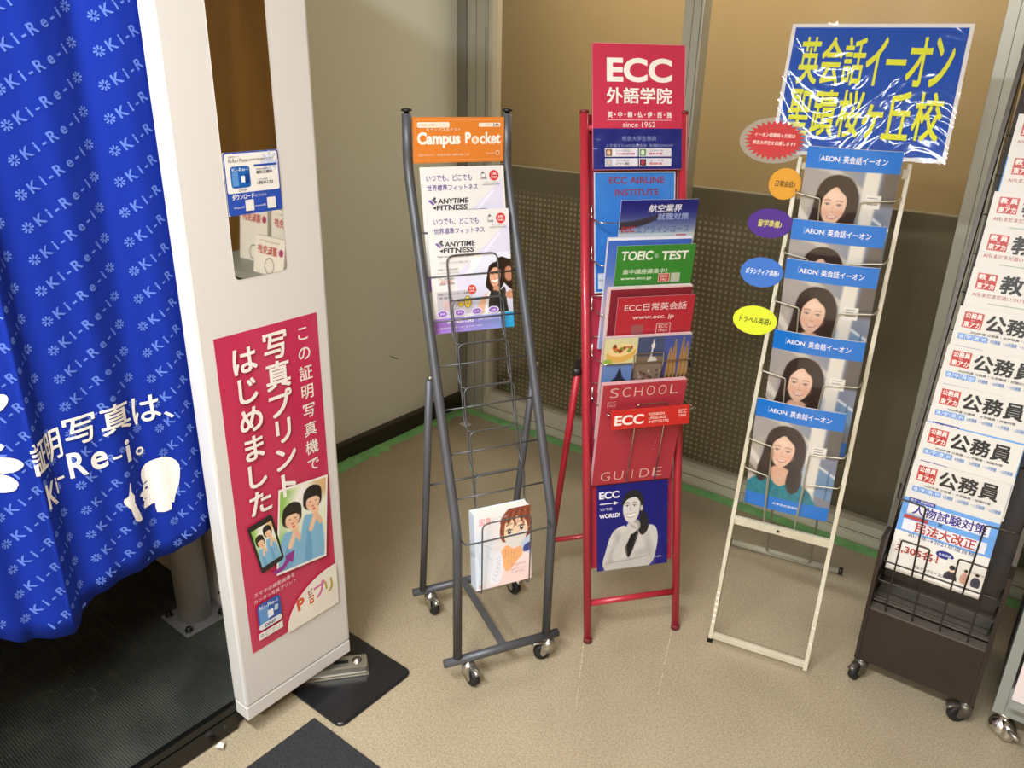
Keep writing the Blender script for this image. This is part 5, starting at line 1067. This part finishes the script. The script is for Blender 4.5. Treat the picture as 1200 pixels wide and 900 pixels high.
def seal(pr, x, z, s, top):
    pr.rect(x, z, x + s, z + s * .92, 'b93a34'); pr.frame(x + .001, z + .001, x + s - .001, z + s * .92 - .001, .0005, 'd98a80'); pr.fit(top, x + .003, z + s * .56, x + s - .003, z + s * .86, 'f2e8e0', .03); pr.fit('なら', x + s * .42, z + s * .42, x + s * .60, z + s * .50, 'f2e8e0', .02); pr.rect(x + .003, z + s * .06, x + s - .003, z + s * .38, 'b93a34'); pr.fit('東アカ', x + .003, z + s * .06, x + s - .003, z + s * .38, 'f2e8e0', .03)
def prospect(kind):
    pr = Print(); W_, H_ = .212, .290; pr.rect(0, 0, W_, H_, 'dcd8cf'); t = H_
    if kind == 'koumuin':
        seal(pr, .014, t - .050, .042, '公務員'); 
        for q, ch in enumerate('公務員'): pr.fit(ch, .064 + q * .044, t - .050, .104 + q * .044, t - .012, '2b2724', .034)
        pr.fit('2020年度 公務員・大学職員・試験対策', .036, t - .062, .182, t - .056, '4a4440', .01)
        for q, ch in enumerate('進学選択'): pr.rrect(.012 + q * .0165, t - .078, .027 + q * .0165, t - .065, .001, '5f93d8'); pr.fit(ch, .014 + q * .0165, t - .076, .025 + q * .0165, t - .067, 'e3eaf2', .01)
        pr.fit('9月開講  ・10月開講  ・11月開講  ・12月開講', .082, t - .077, .206, t - .068, '5f86c4', .01)
    else:
        seal(pr, .014, t - .050, .042, '教 員')
        for q, ch in enumerate('教 員'):
            if ch != ' ': pr.fit(ch, .066 + q * .036, t - .052, .112 + q * .036, t - .010, '2b2724', .034)
        pr.fit('AIもまだまだ追いつけない先生になる', .012, t - .068, .190, t - .058, 'b0524a', .01)
        pr.rect(.050, t - .082, .200, t - .0805, '8aa88c')
    # lower half shared by both
    pr.rect(0, .030, W_, t - .098, '6aa2de'); pr.rect(0, 0, W_, .105, 'e9e4da'); pr.rrect(.012, .184, .072, .194, .001, '3b3c8e'); pr.fit('論文・面接対策', .015, .186, .068, .192, 'e8e8f2'); pr.rect(.014, .152, .196, .182, 'e6e2e4'); pr.fit('人物試験対策', .026, .155, .190, .180, '3a2f86', .025); pr.rect(.010, .140, .066, .149, 'b0423c'); pr.rect(.012, .110, .198, .138, 'e6e2e4'); pr.fit('民法大改正', .042, .111, .176, .137, 'b0382e', .03); pr.fit('×', .088, .1425, .098, .1515, '2c2c40', .02)
    pr.fit('2019年→2021年度合格', .030, .096, .180, .107, '33487e', .01); pr.fit('公務員試験 合格者数', .014, .078, .076, .084, '8a4038', .01); pr.fit('3,305名！', .012, .050, .108, .072, 'b0382e', .03); pr.ell(.120, .078, .020, .010, '27307e'); pr.fit('合格実績', .106, .075, .134, .081, 'dfe2f0', .01)
    pr.rect(0, .0, W_, .008, 'e9e4da'); pr.fit('東京アカデミー 立川校', .060, .022, .140, .030, '4a4440', .02)
    ppl = Pic(.62, 70, 'e2dccf'); 
    for x, y, s_, c in ((.18, .30, 1.3, '35313a'), (.55, .36, .8, 'cf9a88'), (.86, .34, .85, '3c3a4a')): ppl.ell(x, y - .25 * s_, .15 * s_, .22 * s_, c); ppl.ell(x, y + .02, .055 * s_, .075 * s_, 'e8c4a6'); ppl.ell(x, y + .055 * s_, .065 * s_, .055 * s_, '2a211d')
    pr.pic(ppl, .128, .024, .208, .074)
    return pr.mesh('cover_print', PRINT)
KO, KY = prospect('koumuin'), prospect('kyouin')
zs = [.609, .702, .797, .889, .981, 1.072, 1.162, 1.246, 1.334, 1.420]; ws = [.012, .011, .015, .013, .015, .021, .021, .022, .030, .026]
ords = ['lowest', 'second', 'third', 'fourth', 'fifth', 'sixth', 'seventh', 'eighth', 'ninth', 'topmost']
for i, (z, w) in enumerate(zip(zs, ws)):
    nt = k4 * (z - .25); h = .290; c = 1 / math.hypot(1, .27); kind = i < 5
    lab = ('white prospectus with three bold black characters, its blue and red lower page in full view') if i == 0 else '%s white %s prospectus in the brown rack, %s' % (ords[i] if i == 9 else ords[i] + ' lowest', 'public-servant' if kind else 'teacher', ['', 'just above the fully visible one', 'with a yellow edge peeking out behind', 'second below the teacher ones', 'the last one under the teacher ones', 'first above the public-servant ones', 'with a folded plastic edge below it', 'third of the teacher ones', 'just under the topmost one', 'partly cut off by the view'][i])
    leaflet('prospectus', lab, 'prospectus', sheetM(R4, w, nt - .27 * h * c, z - h * c, nt, z, random.uniform(-.5, .5)), .212, .290, .0025, KO if kind else KY, 'e6dfd2', 'prospectuses in the brown rack', i == 0)

# ================================================================== RACK 5 : grey cabinet rack at the edge
T = thing('brochure_rack', 'grey metal rack at the right edge, on a chrome ball castor', 'rack', R4, 'leaflet racks')
x0, x1, zt = .315, .95, .62
mb = MB(); mb.box((x0, 0, .069), (x0 + .024, .42, zt), bev=.002); mb.build('side_panel', GREYM, T)
mb = MB(); mb.box((x1 - .024, 0, .069), (x1, .42, zt), bev=.002); mb.build('side_panel', GREYM, T)
mb = MB(); mb.box((x0 + .024, .0, .069), (x1 - .024, .40, .150), bev=.002); mb.build('plinth', GREYM, T)
mb = MB(); mb.box((x0 + .026, -.034, .122), (x0 + .26, .0, .126)); mb.build('front_lip', GREYM, T)
mb = MB(); mb.box((x0 + .024, .38, .150), (x1 - .024, .40, zt)); mb.build('back_panel', BLACKP, T)
mb = MB(); mb.box((x0, .0, zt), (x1, .42, zt + .03), bev=.002); mb.build('top_panel', GREYM, T)
for z in (.42,): mb = MB(); mb.box((x0 + .024, .03, z), (x1 - .024, .38, z + .015)); mb.build('shelf', GREYM, T)
for x, y in ((x0 + .028, .02), (x1 - .03, .02), (x0 + .028, .38), (x1 - .03, .38)):
    mb = MB(); mb.lathe([(.004, 0), (.017, .004), (.027, .016), (.029, .027), (.024, .040), (.012, .048), (.012, .060), (.019, .062), (.019, .069)], (x, y, .0), (0, 0, 1), 20); c = mb.build('caster', CHROME, T)
    mb = MB(); mb.lathe([(.004, -.016), (.024, -.012), (.027, 0), (.024, .012), (.004, .016)], (x + .012, y - .012, .027), (1, .6, 0), 18); mb.build('wheel', CHROME, c)
    mb = MB(); mb.tube([(x + .015, y - .03, .040), (x + .040, y - .045, .036)], .006, 8); mb.build('brake_lever', ZINC, c)
for i, (x, z, n, lab) in enumerate(((.345, .128, -.028, 'pinkish white booklet sticking out of the grey rack at the right edge'), (.33, .651, .26, 'white booklet in the back tier on top of the grey rack'), (.36, .651, .13, 'white booklet in the middle tier at the left end of the grey rack'), (.60, .651, .13, 'white booklet in the middle tier, second from the left on the grey rack'), (.33, .651, .02, 'white booklet in the front tier of the grey rack'))):
    pr = Print(); W_, H_ = .21, (.27, .28, .25, .25, .16)[i]; pr.rrect(0, 0, W_, H_, .008, 'e9dbd8' if i == 0 else 'e6e1d6'); pr.fit('運転免許', .05, H_ - .075, .19, H_ - .038, 'b03a34', .03); pr.ell(.024, H_ - .056, .016, .016, 'a8386a'); pr.fit('学生のための合宿プラン', .04, H_ - .024, .18, H_ - .016, '6a625c', .01); pr.ring(.10, .04, .034, .004, '4a443e')
    leaflet('booklet', lab, 'booklet', sheetM(R4, x, n + .02, z, n + (.005 if i == 0 else .05), z + H_), W_, H_, .02, pr, 'e9dbd8' if i == 0 else 'e6e1d6')
bpy.context.view_layer.update()
